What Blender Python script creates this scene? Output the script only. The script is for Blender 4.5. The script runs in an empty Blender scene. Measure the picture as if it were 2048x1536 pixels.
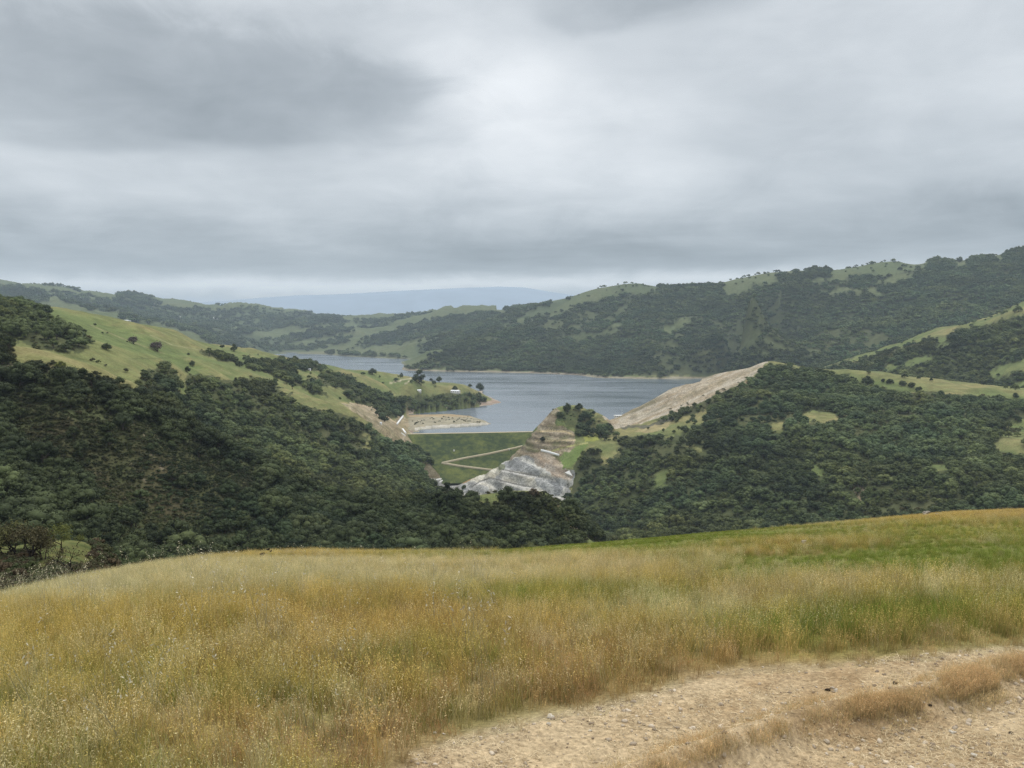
import bpy, math, random
import numpy as np

# ------------------------------------------------------------------ camera, sky, sun, exposure
C = bpy.context.scene
COL = C.collection
rng = np.random.default_rng(7)
random.seed(7)
F = 1538.0                                     # focal length in pixels of a 2048 x 1536 picture
PITCH = math.atan((768 - 640) / F)             # the horizon stands 128 px above the middle
SP, CP = math.sin(PITCH), math.cos(PITCH)
cam_d = bpy.data.cameras.new('camera'); cam = bpy.data.objects.new('camera', cam_d); COL.objects.link(cam)
cam_d.sensor_width = 36.0; cam_d.lens = 36.0 * F / 2048.0
cam_d.clip_start = 0.1; cam_d.clip_end = 90000
cam.location = (0, 0, 0); cam.rotation_euler = (math.pi / 2 - PITCH, 0, 0)
C.camera = cam
C.view_settings.view_transform = 'Standard'
try: C.view_settings.look = 'None'
except Exception: pass
C.view_settings.exposure = 0.0; C.view_settings.gamma = 1.0
C.render.engine = 'CYCLES'
C.cycles.max_bounces = 6; C.cycles.diffuse_bounces = 2; C.cycles.glossy_bounces = 2
C.cycles.transmission_bounces = 2; C.cycles.volume_bounces = 0; C.cycles.transparent_max_bounces = 8
C.cycles.use_adaptive_sampling = True; C.cycles.adaptive_threshold = 0.006
C.cycles.use_denoising = True
try: C.cycles.denoiser = 'OPENIMAGEDENOISE'; C.cycles.denoising_input_passes = 'RGB_ALBEDO_NORMAL'; C.cycles.denoising_prefilter = 'NONE'
except Exception: pass
C.cycles.caustics_reflective = False; C.cycles.caustics_refractive = False

SUN_EL, SUN_AZ = math.radians(58), math.radians(25)   # azimuth from +Y towards +X: high, a little to the right, behind cloud
sl = bpy.data.lights.new('sun', 'SUN'); sl.energy = 1.4; sl.angle = math.radians(22); sl.color = (1.0, .95, .87)
so = bpy.data.objects.new('sun', sl); COL.objects.link(so)
so.rotation_euler = (math.pi / 2 - SUN_EL, 0, math.pi - SUN_AZ)

class NT:
    """tiny helper to write node maths"""
    def __init__(s, tree): s.t = tree; s.n = tree.nodes; s.l = tree.links
    def node(s, typ, **kw):
        n = s.n.new(typ)
        for k, v in kw.items(): setattr(n, k, v)
        return n
    def put(s, sock, v):
        if v is None: return
        if hasattr(v, 'is_output') or isinstance(v, bpy.types.NodeSocket): s.l.new(v, sock)
        else: sock.default_value = v
    def m(s, op, a, b=None, c=None, clamp=False):
        n = s.n.new('ShaderNodeMath'); n.operation = op; n.use_clamp = clamp
        for i, v in enumerate((a, b, c)): s.put(n.inputs[i], v)
        return n.outputs[0]
    def vm(s, op, a, b=None, scale=None):
        n = s.n.new('ShaderNodeVectorMath'); n.operation = op
        s.put(n.inputs[0], a); s.put(n.inputs[1], b)
        if scale is not None: s.put(n.inputs['Scale'], scale)
        return n.outputs[0]
    def noise(s, vec, scale, detail=4.0, rough=.5, dist=0.0):
        n = s.n.new('ShaderNodeTexNoise'); s.put(n.inputs['Vector'], vec)
        n.inputs['Scale'].default_value = scale; n.inputs['Detail'].default_value = detail
        n.inputs['Roughness'].default_value = rough; n.inputs['Distortion'].default_value = dist
        return n.outputs[0]
    def comb(s, x, y, z):
        n = s.n.new('ShaderNodeCombineXYZ')
        for i, v in enumerate((x, y, z)): s.put(n.inputs[i], v)
        return n.outputs[0]
    def mix(s, f, a, b, mode='MIX'):
        n = s.n.new('ShaderNodeMix'); n.data_type = 'RGBA'; n.blend_type = mode; n.clamp_factor = True
        s.put(n.inputs[0], f)
        s.put(n.inputs[6], a if not isinstance(a, tuple) else (*a[:3], 1)); s.put(n.inputs[7], b if not isinstance(b, tuple) else (*b[:3], 1))
        return n.outputs[2]
    def rng(s, v, a, b, c=0.0, d=1.0, smooth=False):
        n = s.n.new('ShaderNodeMapRange'); n.interpolation_type = 'SMOOTHSTEP' if smooth else 'LINEAR'
        s.put(n.inputs[0], v)
        for i, q in enumerate((a, b, c, d)): n.inputs[i + 1].default_value = q
        return n.outputs[0]

# overcast sky: a layered cloud deck over the sky texture, laid out by direction of view
w = bpy.data.worlds.new('World'); C.world = w; w.use_nodes = True
T = NT(w.node_tree); T.n.clear()
sky = T.node('ShaderNodeTexSky', sky_type='NISHITA'); sky.sun_disc = False
sky.sun_elevation = SUN_EL; sky.sun_rotation = SUN_AZ; sky.altitude = 470
tc = T.node('ShaderNodeTexCoord'); sep = T.node('ShaderNodeSeparateXYZ'); T.l.new(tc.outputs['Generated'], sep.inputs[0])
dx, dy, dz = sep.outputs
az = T.m('ARCTAN2', dx, dy)
hor = T.m('SQRT', T.m('ADD', T.m('MULTIPLY', dx, dx), T.m('MULTIPLY', dy, dy)))
el = T.m('ARCTAN2', dz, hor)
q = T.m('ADD', T.m('MAXIMUM', dz, 0.0), 0.10)
deck = T.comb(T.m('DIVIDE', dx, q), T.m('DIVIDE', dy, q), 0.0)
warp = T.noise(deck, 0.9, 3, .5)
warp2 = T.noise(T.vm('ADD', deck, (7.3, 2.1, 4.0)), 1.1, 3, .5)
azw = T.m('ADD', az, T.m('MULTIPLY', T.m('SUBTRACT', warp, .5), .34))
elw = T.m('ADD', el, T.m('MULTIPLY', T.m('SUBTRACT', warp2, .5), .13))
def gauss(ca, ce, sa, se, amp, a=azw, e=elw):
    x = T.m('DIVIDE', T.m('SUBTRACT', a, ca), sa); y = T.m('DIVIDE', T.m('SUBTRACT', e, ce), se)
    r = T.m('ADD', T.m('MULTIPLY', x, x), T.m('MULTIPLY', y, y))
    return T.m('MULTIPLY', T.m('EXPONENT', T.m('MULTIPLY', r, -1.0)), amp)
angv = T.comb(az, T.m('MULTIPLY', el, 2.0), 0.0)
nb = T.noise(angv, 3.2, 4, .5)
nf = T.noise(angv, 8.0, 7, .6, .5)
nl = T.noise(T.comb(T.m('MULTIPLY', az, 1.1), T.m('MULTIPLY', el, 8.0), 3.0), 3.6, 5, .55, .2)
ns = T.noise(T.vm('MULTIPLY', deck, (1.0, 1.4, 1.0)), 3.0, 5, .55, .3)
B = T.m('ADD', .67, T.m('ADD', T.m('MULTIPLY', T.m('SUBTRACT', nb, .5), .42), T.m('ADD', T.m('MULTIPLY', T.m('SUBTRACT', nf, .5), .24), T.m('MULTIPLY', T.m('SUBTRACT', ns, .5), .12))))
def edge(g, a, b, amp): return T.m('MULTIPLY', T.rng(g, a, b, 0, 1, True), amp)
azs = T.m('ADD', azw, T.m('MULTIPLY', T.m('SUBTRACT', nf, .5), .16)); els = T.m('ADD', elw, T.m('MULTIPLY', T.m('SUBTRACT', nf, .5), .075))
B = T.m('ADD', B, edge(gauss(-.42, .262, .36, .070, 1.0, azs, els), .18, .62, -.155))
B = T.m('ADD', B, edge(gauss(.05, .235, .20, .10, 1.0, azs, els), .15, .85, .10))
B = T.m('ADD', B, edge(gauss(.17, .385, .15, .045, 1.0, azs, els), .2, .7, -.12))
SPOTS = [(.02, .205, .20, .075, .05), (-.03, .32, .12, .09, .22), (.32, .235, .22, .06, .04), (.62, .33, .25, .12, .06),
         (-.35, .275, .30, .055, -.06), (.15, .385, .13, .05, -.05), (-.5, .175, .25, .04, .07), (-.12, .19, .12, .06, .05),
         (.45, .14, .5, .035, -.06)]
for sp in SPOTS: B = T.m('ADD', B, gauss(*sp))
elt = T.m('ADD', el, T.m('ADD', T.m('MULTIPLY', T.m('SUBTRACT', nf, .5), .035), T.m('MULTIPLY', az, -.012)))
B = T.m('ADD', B, gauss(0, .085, 9.0, .042, -.26, az, elt))           # dark cloud base above the horizon
B = T.m('ADD', B, T.m('MULTIPLY', gauss(0, .09, 9.0, .055, 1.0, az, el), T.m('MULTIPLY', T.m('SUBTRACT', nl, .5), .45)))
B = T.m('ADD', B, gauss(0, .046, 9.0, .0115, .50, az, elt))            # bright strip under it
B = T.m('MULTIPLY', B, T.rng(el, .38, 1.0, 1.0, 2.9, True))           # overhead sky out of view, brightened to light the ground
tint = T.mix(T.rng(B, .35, .95), (.895, .985, 1.06), (.97, 1.0, 1.025))
cloud = T.vm('SCALE', tint, scale=B)
below = T.rng(elt, .016, .036, 1.0, 0.0, True)
cloud = T.mix(below, cloud, (.70, .90, 1.22))
cover = T.rng(el, -.02, 0.0, 0.0, 1.0)
skyc = T.vm('SCALE', sky.outputs[0], scale=.10)
mixed = T.mix(.93, skyc, cloud)
ground = (.10, .115, .10)
fin = T.mix(cover, ground, mixed)
bg = T.node('ShaderNodeBackground'); bg.inputs[1].default_value = 1.0; T.l.new(fin, bg.inputs[0])
out = T.node('ShaderNodeOutputWorld'); T.l.new(bg.outputs[0], out.inputs[0])

# ------------------------------------------------------------------ helpers
def ray(px, py):
    a = (px - 1024) / F; b = (768 - py) / F
    Y = CP + b * SP
    return a / Y, (-SP + b * CP) / Y                        # u = X/Y, t = Z/Y
def project(X, Y, Z):
    dep = Y * CP - Z * SP
    return 1024 + F * X / dep, 768 - F * (Y * SP + Z * CP) / dep
def tag(o, label=None, cat=None, group=None, kind=None):
    if label: o['label'] = label
    if cat: o['category'] = cat
    if group: o['group'] = group
    if kind: o['kind'] = kind
    return o
def link(name, mesh, mats=(), parent=None):
    for m_ in mats: mesh.materials.append(m_)
    o = bpy.data.objects.new(name, mesh); COL.objects.link(o)
    if parent: o.parent = parent
    return o
def empty(name, loc, rz=0.0, s=1.0):
    o = bpy.data.objects.new(name, None); COL.objects.link(o)
    o.location = loc; o.rotation_euler = (0, 0, rz); o.scale = (s, s, s); o.empty_display_size = .5
    return o
def mesh_np(name, V, Fc, smooth=False, mi=None):
    """V (n,3), Fc (m,k) with k constant, or a list of faces"""
    me = bpy.data.meshes.new(name)
    if isinstance(Fc, np.ndarray):
        k = Fc.shape[1]; nf_ = len(Fc)
        me.vertices.add(len(V)); me.vertices.foreach_set('co', np.asarray(V, np.float32).ravel())
        me.loops.add(nf_ * k); me.loops.foreach_set('vertex_index', Fc.astype(np.int32).ravel())
        me.polygons.add(nf_); me.polygons.foreach_set('loop_start', np.arange(0, nf_ * k, k, dtype=np.int32))
        try: me.polygons.foreach_set('loop_total', np.full(nf_, k, np.int32))
        except Exception: pass
        me.update(calc_edges=True)
    else:
        me.from_pydata([tuple(v) for v in V], [], [tuple(f) for f in Fc]); me.update()
    if smooth: me.polygons.foreach_set('use_smooth', np.ones(len(me.polygons), bool))
    if mi is not None: me.polygons.foreach_set('material_index', np.asarray(mi, np.int32))
    return me
def col_attr(me, name, rgb):
    a = me.attributes.new(name, 'FLOAT_COLOR', 'POINT')
    c = np.ones((len(rgb), 4), np.float32); c[:, :3] = rgb; a.data.foreach_set('color', c.ravel())
def f_attr(me, name, v):
    a = me.attributes.new(name, 'FLOAT', 'POINT'); a.data.foreach_set('value', np.asarray(v, np.float32))
def i_attr(me, name, v):
    a = me.attributes.new(name, 'INT', 'POINT'); a.data.foreach_set('value', np.asarray(v, np.int32))

def _h(ix, iy, seed):
    n = (ix.astype(np.int64) * 374761393 + iy.astype(np.int64) * 668265263 + seed * 1442695041) & 0x7fffffff
    n = ((n ^ (n >> 13)) * 1274126177) & 0x7fffffff
    return ((n ^ (n >> 16)) & 0xffff) / 65535.0
def vnoise(x, y, seed=0):
    x = np.asarray(x, float); y = np.asarray(y, float)
    ix = np.floor(x); iy = np.floor(y); fx = x - ix; fy = y - iy
    fx = fx * fx * fx * (fx * (fx * 6 - 15) + 10); fy = fy * fy * fy * (fy * (fy * 6 - 15) + 10)
    a = _h(ix, iy, seed); b = _h(ix + 1, iy, seed); c = _h(ix, iy + 1, seed); d = _h(ix + 1, iy + 1, seed)
    return (a + (b - a) * fx) + ((c + (d - c) * fx) - (a + (b - a) * fx)) * fy
def fbm(x, y, seed=0, octv=4, gain=.5):
    r = 0; amp = 1; tot = 0; fr = 1.0
    for k in range(octv):
        r = r + amp * (vnoise(x * fr + 17.3 * k, y * fr - 9.1 * k, seed + k) - .5); tot += amp; amp *= gain; fr *= 2.03
    return r / tot * 2                                       # about -1 .. 1
def pip(px, py, poly):
    px = np.asarray(px, float); py = np.asarray(py, float); ins = np.zeros(px.shape, bool); n = len(poly)
    for i in range(n):
        x0, y0 = poly[i]; x1, y1 = poly[(i + 1) % n]
        if y0 == y1: continue
        c = ((y0 > py) != (y1 > py)) & (px < (x1 - x0) * (py - y0) / (y1 - y0) + x0)
        ins ^= c
    return ins
def sm(x, a, b):
    t_ = np.clip((np.asarray(x, float) - a) / (b - a), 0, 1); return t_ * t_ * (3 - 2 * t_)

def principled(name, rough=.9, spec=.1):
    m_ = bpy.data.materials.new(name); m_.use_nodes = True; n = NT(m_.node_tree)
    b = n.n['Principled BSDF']; b.inputs['Roughness'].default_value = rough
    b.inputs['Specular IOR Level'].default_value = spec
    return m_, n, b
def simple_mat(name, rgb, rough=.85, var=.25, scale=2.0, spec=.15, bump=0.0):
    m_, n, b = principled(name, rough, spec)
    tcx = n.node('ShaderNodeTexCoord').outputs['Object']
    v = n.noise(tcx, scale, 5, .6)
    c = n.mix(n.rng(v, .3, .7), tuple(x * (1 - var) for x in rgb), tuple(min(1, x * (1 + var)) for x in rgb))
    n.l.new(c, b.inputs['Base Color'])
    if bump:
        bp = n.node('ShaderNodeBump'); bp.inputs['Strength'].default_value = bump; bp.inputs['Distance'].default_value = .05
        n.l.new(v, bp.inputs['Height']); n.l.new(bp.outputs[0], b.inputs['Normal'])
    return m_

# ------------------------------------------------------------------ hills: control lines (pixel of the photo, distance) -> heights
LAKE = -246.0
ctl_u, ctl_v, ctl_t = [], [], []
def cpt(u, d, t): ctl_u.append(u); ctl_v.append(math.log(d)); ctl_t.append(t)
def line(pts, step=45):
    """breakline through (px, py, distance)"""
    for (a, b) in zip(pts[:-1], pts[1:]):
        n = max(1, int(abs(b[0] - a[0]) / step + abs(b[1] - a[1]) / step))
        for k in range(n):
            f = k / n; px, py = a[0] + (b[0] - a[0]) * f, a[1] + (b[1] - a[1]) * f
            d = a[2] * (b[2] / a[2]) ** f; u, t = ray(px, py); cpt(u, d, t)
    u, t = ray(*pts[-1][:2]); cpt(u, pts[-1][2], t)
def shore(pts, z=LAKE, step=30):
    out_ = []
    for (px, py) in pts:
        u, t = ray(px, py); out_.append((px, py, z / t))
    line(out_, step)
def deep(pts, z=-264.0):
    for (px, py) in pts:
        u, t = ray(px, py); d = LAKE / t; cpt(u, d, z / d)
def hid(pts):
    """hidden ground: (px column, distance, height)"""
    for (px, d, z) in pts: cpt((px - 1024) / F, d, z / d)

# under and beyond the meadow
hid([(x, 60, -40) for x in (-400, 0, 400, 800, 1200, 1600, 2048, 2450)])
hid([(x, 100, z) for x, z in ((-400, -42), (0, -50), (400, -58), (800, -62), (1200, -64), (1600, -64), (2048, -62), (2450, -60))])
# grassy knoll with burnt oaks
line([(-250, 1118, 150), (-100, 1108, 155), (0, 1098, 162), (70, 1088, 168), (130, 1083, 170), (170, 1090, 171), (200, 1104, 170), (225, 1130, 160)], 30)
line([(-200, 1165, 128), (0, 1160, 128), (100, 1150, 130), (180, 1160, 130)], 40)
hid([(-250, 235, -72), (0, 235, -76), (120, 235, -80), (250, 235, -92), (350, 200, -86), (300, 150, -74), (400, 250, -105)])
hid([(500, 200, -88), (800, 200, -92), (1200, 200, -95), (1600, 200, -98), (2048, 200, -95), (2450, 200, -90)])
hid([(600, 350, -124), (800, 350, -130), (1000, 350, -132), (1200, 380, -145), (1600, 400, -155), (2048, 400, -150), (2450, 400, -140)])
hid([(1000, 480, -152), (1250, 600, -190), (1500, 650, -200), (1800, 650, -198), (2100, 650, -185), (2450, 650, -170)])
# dark left hill: foot, face, crest
line([(-350, 1000, 320), (0, 1000, 340), (200, 1020, 350), (300, 1092, 372), (400, 1092, 400), (600, 1087, 450), (800, 1077, 490), (920, 1068, 530), (1040, 1062, 545), (1160, 1062, 560)])
line([(-350, 840, 410), (0, 850, 420), (150, 850, 430), (300, 900, 455), (450, 975, 490), (600, 1020, 530)])
line([(-600, 590, 520), (-350, 625, 520), (-150, 660, 515), (0, 690, 515), (60, 698, 522), (110, 706, 530), (180, 728, 540), (265, 765, 555), (300, 790, 565), (340, 818, 575),
      (400, 858, 590), (450, 890, 600), (520, 925, 620), (600, 965, 640), (700, 1005, 655), (780, 1015, 650)])
line([(0, 745, 475), (100, 735, 490), (200, 755, 510), (280, 800, 530)])
# spur in the middle
line([(820, 1000, 635), (880, 990, 622), (940, 998, 605), (1010, 990, 595), (1080, 988, 592), (1120, 1008, 586), (1150, 1040, 580), (1168, 1062, 575)], 25)
# valley behind them
hid([(-400, 650, -40), (0, 640, -45), (150, 650, -62), (265, 665, -78), (330, 690, -100), (400, 710, -126), (520, 750, -166), (650, 790, -205), (780, 830, -235), (900, 830, -250), (1050, 800, -255), (1150, 760, -245), (1230, 830, -255)])
hid([(900, 1000, -285), (1000, 1000, -295), (1100, 1000, -297), (1180, 980, -285)])
# left middle slopes
line([(300, 776, 760), (400, 845, 850), (520, 912, 900), (650, 960, 950), (760, 982, 1000), (850, 988, 1060), (905, 990, 1200)])
line([(280, 737, 850), (400, 800, 950), (520, 850, 1050), (650, 890, 1150), (760, 920, 1230), (840, 945, 1310)])
line([(120, 700, 760), (215, 700, 860), (300, 716, 950), (400, 745, 1060), (520, 785, 1180), (600, 797, 1270), (700, 812, 1400), (760, 840, 1480), (800, 858, 1560), (815, 868, 1610)])
hid([(640, 1420, -155), (720, 1560, -190), (775, 1640, -218)])
line([(620, 772, 1500), (700, 785, 1650), (760, 808, 1760), (797, 826, 1870)])
line([(0, 650, 800), (100, 652, 900), (215, 672, 1000), (300, 690, 1100), (400, 712, 1270), (500, 738, 1420), (600, 748, 1620), (700, 768, 1820), (800, 792, 1960), (900, 806, 2060)])
line([(-400, 560, 900), (-150, 580, 920), (0, 606, 960), (100, 618, 1060), (160, 630, 1120), (230, 645, 1220), (330, 663, 1400), (400, 680, 1560), (470, 698, 1760), (560, 714, 2000), (640, 723, 2100),
      (720, 738, 2200), (800, 755, 2260), (870, 768, 2340), (935, 776, 2400), (965, 788, 2380)])
line([(830, 782, 2130), (900, 786, 2200), (940, 790, 2260)])
line([(780, 812, 1800), (820, 812, 1880), (880, 805, 1960), (930, 800, 2050), (965, 800, 2120)], 25)
line([(850, 795, 2020), (910, 795, 2080), (950, 795, 2160)], 25)
hid([(-400, 1700, -60), (0, 1700, -40), (150, 1800, -60), (300, 2100, -90), (400, 2400, -120), (470, 2700, -150), (540, 3100, -200)])
# lake shore, near side: peninsula, inlet, island, dam line
shore([(1003, 804), (985, 798), (970, 790), (960, 782)], step=20)
shore([(815, 826), (850, 821), (900, 816), (950, 810)], z=-243.5)
shore([(560, 716)], z=-252)
shore([(800, 845), (830, 848)], z=-238)
shore([(860, 843), (905, 843), (950, 843)], z=-246)
deep([(1010, 840), (960, 857), (900, 859.5), (1040, 818), (1040, 845), (1010, 857), (1100, 800), (1170, 805), (1100, 770), (1200, 775), (1260, 775), (1010, 770), (960, 760), (900, 755), (850, 750), (1330, 762)])
deep([(660, 714), (700, 720), (750, 727), (790, 731), (640, 711.5)])
hid([(600, 2700, -262), (640, 3600, -264), (600, 4300, -262), (720, 2900, -264), (820, 2900, -264), (920, 2700, -264)])
# far shore
shore([(480, 711), (575, 707.5), (640, 709), (700, 713), (760, 716), (816, 718.5), (806, 735), (812, 741), (900, 743.5), (1000, 745), (1080, 747), (1150, 750), (1200, 756), (1300, 758), (1380, 757), (1440, 757), (1500, 752)], step=30)
# right abutment knob with the rock cut
line([(1220, 842, 1560), (1190, 829, 1525), (1160, 815, 1505), (1130, 813, 1500), (1105, 819, 1500), (1086, 840, 1490), (1066, 861, 1480), (1046, 890, 1455), (1018, 918, 1430), (975, 948, 1400), (932, 966, 1385), (908, 984, 1360)], 22)
line([(1190, 858, 1470), (1120, 850, 1445), (1090, 868, 1430)], 30)
line([(1180, 880, 1400), (1112, 883, 1405), (1070, 890, 1415)], 30)
line([(1180, 905, 1350), (1120, 912, 1370), (1090, 905, 1385), (1050, 925, 1378)], 30)
line([(1145, 940, 1310), (1080, 935, 1345), (1020, 950, 1345), (970, 970, 1340)], 30)
line([(1135, 988, 1270), (1060, 978, 1300), (1000, 990, 1300), (940, 990, 1320)], 30)
hid([(1000, 1210, -304), (1080, 1180, -303), (1140, 1150, -300)])
hid([(1080, 1600, -225), (1130, 1620, -220), (1120, 1740, -258), (1200, 1760, -240), (1060, 1560, -275), (1010, 1520, -300)])
# valley under the dam
hid([(860, 1520, -300), (930, 1560, -310), (1000, 1580, -306), (900, 1640, -300), (980, 1660, -298), (930, 1720, -262), (860, 1740, -258), (1000, 1740, -264)])
line([(880, 972, 1430), (915, 972, 1440), (935, 970, 1470)], 25)
line([(822, 882, 1575), (848, 915, 1505), (868, 942, 1455), (866, 960, 1428)], 25)
# right hill: foot .. crest
line([(1190, 1005, 1180), (1220, 1057, 1090), (1350, 1047, 1010), (1500, 1040, 955), (1700, 1030, 900), (2048, 1002, 850), (2400, 990, 780), (2700, 985, 740)])
line([(1200, 935, 1300), (1300, 960, 1180), (1450, 960, 1070), (1600, 960, 1010), (1800, 960, 960), (2048, 960, 905), (2500, 950, 830)])
line([(1250, 880, 1420), (1300, 880, 1360), (1400, 880, 1240), (1550, 880, 1185), (1700, 880, 1150), (1850, 890, 1120), (2048, 890, 1080), (2500, 880, 980)])
line([(1230, 852, 1560), (1300, 848, 1530), (1380, 838, 1490), (1440, 800, 1500), (1500, 785, 1500), (1600, 800, 1400), (1750, 800, 1400), (1900, 812, 1350), (2048, 822, 1300), (2500, 830, 1180)])
line([(1212, 828, 1800), (1240, 815, 1790), (1272, 800, 1780), (1310, 785, 1770), (1350, 768, 1760), (1400, 756, 1750), (1440, 745, 1740), (1500, 732, 1730), (1535, 724, 1720), (1580, 733, 1700), (1640, 740, 1680), (1690, 744, 1650), (1760, 749, 1620), (1860, 764, 1580),
      (1950, 776, 1540), (2048, 778, 1500), (2300, 790, 1400), (2700, 800, 1300)])
hid([(1190, 2000, -262), (1260, 2050, -262), (1340, 2150, -262), (1440, 2300, -262), (1540, 2250, -255)])
# behind the right hill, the spur beyond it
hid([(1640, 2000, -190), (1700, 1950, -185), (1780, 1860, -172), (1860, 1780, -165), (1960, 1740, -168), (2048, 1700, -165), (2400, 1650, -150)])
line([(1740, 744, 2130), (1800, 724, 2080), (1860, 714, 2060), (1930, 735, 1980), (1978, 745, 1920), (2048, 722, 1880), (2300, 690, 1800)])
line([(1640, 738, 2460), (1700, 715, 2420), (1790, 690, 2370), (1880, 660, 2320), (1960, 640, 2280), (2048, 608, 2220), (2300, 560, 2100), (2700, 520, 2000)])
hid([(1600, 2750, -190), (1700, 2750, -165), (1790, 2740, -140), (1880, 2720, -95), (1960, 2700, -65), (2048, 2650, -20), (2300, 2600, 40), (2700, 2500, 100)])
# big right ridge
line([(850, 716, 4020), (1000, 702, 4120), (1150, 692, 4020), (1300, 692, 3750), (1450, 692, 3450), (1600, 692, 3200), (1750, 680, 3100)])
line([(900, 690, 4500), (1000, 662, 4800), (1130, 640, 4700), (1250, 630, 4450), (1400, 630, 4120), (1550, 620, 3850), (1700, 610, 3650), (1900, 590, 3450), (2048, 580, 3300), (2500, 560, 3000)])
RIDGE = [(1000, 622, 6800), (1050, 614, 6000), (1130, 597, 5400), (1190, 579, 5200), (1240, 571, 5050), (1270, 568, 5000), (1295, 573, 4950), (1310, 580, 4900), (1340, 579, 4800), (1370, 578, 4700), (1420, 574, 4650), (1460, 561, 4600), (1530, 547, 4500), (1600, 543, 4400), (1655, 541, 4350), (1700, 537, 4300),
      (1740, 530, 4250), (1780, 524, 4200), (1810, 527, 4200), (1830, 537, 4200), (1845, 528, 4200), (1862, 521, 4180), (1885, 525, 4150), (1920, 524, 4100), (1980, 515, 4050), (2048, 501, 4000), (2300, 470, 3900), (2700, 440, 3800)]
line([(-500, 555, 7500), (0, 570, 7500), (100, 575, 7500), (150, 582, 7600), (230, 592, 7800), (330, 600, 8000), (420, 612, 8200), (480, 612, 8300), (520, 615, 8400), (600, 627, 8600), (640, 628, 8700), (700, 636, 8800), (760, 636, 8800), (810, 633, 8200), (860, 624, 7800), (930, 619, 7500)] + RIDGE, 30)
# far country left and in the middle
line([(-300, 640, 3300), (0, 615, 4000), (100, 612, 4500), (200, 628, 4500), (300, 652, 4500), (400, 674, 5000), (500, 696, 5500), (560, 702, 5900), (650, 700, 6000), (720, 702, 5700), (800, 702, 5100), (850, 706, 4700)])
line([(0, 592, 6000), (100, 595, 6000), (250, 622, 6000), (400, 645, 6400), (500, 655, 6900), (600, 660, 7000), (700, 662, 7000), (800, 660, 6600), (900, 648, 6200), (1000, 648, 5300)])
line([(500, 672, 6200), (600, 676, 6400), (700, 682, 6300), (800, 680, 5900), (880, 672, 5400)])
for x in range(-600, 2800, 170):
    hid([(x, 11000, -120), (x, 16000, -190), (x, 26000, -230)])
    for k, (px, py, d) in enumerate([(0, 0, 0)]): pass
hid([(1130, 6300, 20), (1270, 6000, 80), (1460, 5700, 120), (1700, 5400, 180), (2048, 5200, 220), (2450, 5000, 300)])

cu, cv, ct = (np.array(a) for a in (ctl_u, ctl_v, ctl_t))
KV = .55
key = np.round(np.stack([cu, cv], 1), 3); _, keep = np.unique(key, axis=0, return_index=True)
cu, cv, ct = cu[keep], cv[keep], ct[keep]
def kern(du, dv): return np.sqrt(du * du + (KV * dv) ** 2 + .012 ** 2)
n_c = len(cu)
A = np.zeros((n_c + 3, n_c + 3)); A[:n_c, :n_c] = kern(cu[:, None] - cu[None], cv[:, None] - cv[None])
A[np.arange(n_c), np.arange(n_c)] -= 2e-5
P = np.stack([np.ones(n_c), cu, cv], 1); A[:n_c, n_c:] = P; A[n_c:, :n_c] = P.T
wts = np.linalg.solve(A, np.concatenate([ct, np.zeros(3)]))
NU, NV = 1300, 900
gu = np.interp(np.arange(NU), [0, 210, 470, 930, 1160, 1299], [-.98, -.5, -.17, .15, .5, .98])
v_knots = np.array([math.log(x) for x in (75, 300, 1000, 1190, 1560, 1700, 2600, 6000, 9500, 26000)])
v_par = np.array([0, 70, 290, 340, 540, 565, 640, 780, 865, 899.0])
gv = np.interp(np.arange(NV), v_par, v_knots)
UU, VV = np.meshgrid(gu, gv)                                  # rows: distance
TT = np.zeros_like(UU)
w32 = wts[:n_c].astype(np.float32); cu32 = cu.astype(np.float32); cv32 = cv.astype(np.float32)
for r0 in range(0, NV, 8):
    uu = UU[r0:r0 + 8].ravel().astype(np.float32); vv = VV[r0:r0 + 8].ravel().astype(np.float32)
    kk = uu[:, None] - cu32[None]; kk *= kk; k2 = (vv[:, None] - cv32[None]) * np.float32(KV); k2 *= k2; kk += k2; kk += np.float32(.012 ** 2)
    np.sqrt(kk, out=kk)
    TT[r0:r0 + 8] = (kk @ w32 + wts[n_c] + wts[n_c + 1] * uu + wts[n_c + 2] * vv).reshape(-1, NU)
YY = np.exp(VV); XX = UU * YY; ZZ = TT * YY
PX, PY = project(XX, YY, ZZ)
# relief: gullies and spurs, strongest on the big slopes, none at the water or round the dam
hl = np.abs(ZZ - LAKE)
quiet = sm(hl, 3, 60)
near_dam = np.exp(-(((XX + 60) / 330) ** 2 + ((YY - 1560) / 230) ** 2))
quiet = quiet * (1 - .9 * near_dam)
rd_u = np.array([(p[0] - 1024) / F for p in RIDGE]); rd_d = np.log([p[2] for p in RIDGE])
crest_q = np.where(UU > -.02, .12 + .88 * sm(np.abs(VV - np.interp(UU, rd_u, rd_d)), .02, .16), 1.0)
rid = lambda s, seed, o=4: 1 - 2 * np.abs(fbm(XX / s, YY / s, seed, o))
wx_ = XX + 120 * fbm(XX / 400, YY / 400, 301, 3); wy_ = YY + 120 * fbm(XX / 400, YY / 400, 307, 3)
def rdg(s, seed, ca, sa, el_=2.2, o=4):                      # spurs drawn out along a direction
    a = (wx_ * ca + wy_ * sa) / s; b = (-wx_ * sa + wy_ * ca) / (s * el_); return 1 - 2 * np.abs(fbm(a, b, seed, o))
rl_far = rdg(420, 3, .93, .36); rl_mid = rdg(230, 9, .8, .6, 1.8); rl_vfar = rdg(1100, 23, .9, -.42, 2.0)
ZZ = ZZ + quiet * crest_q * sm(YY, 2300, 3400) * ((rl_far - .55) * 58 + fbm(XX / 160, YY / 160, 5, 4) * 12)
ZZ = ZZ + quiet * crest_q * sm(YY, 5000, 6500) * (rl_vfar - .5) * 60
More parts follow.
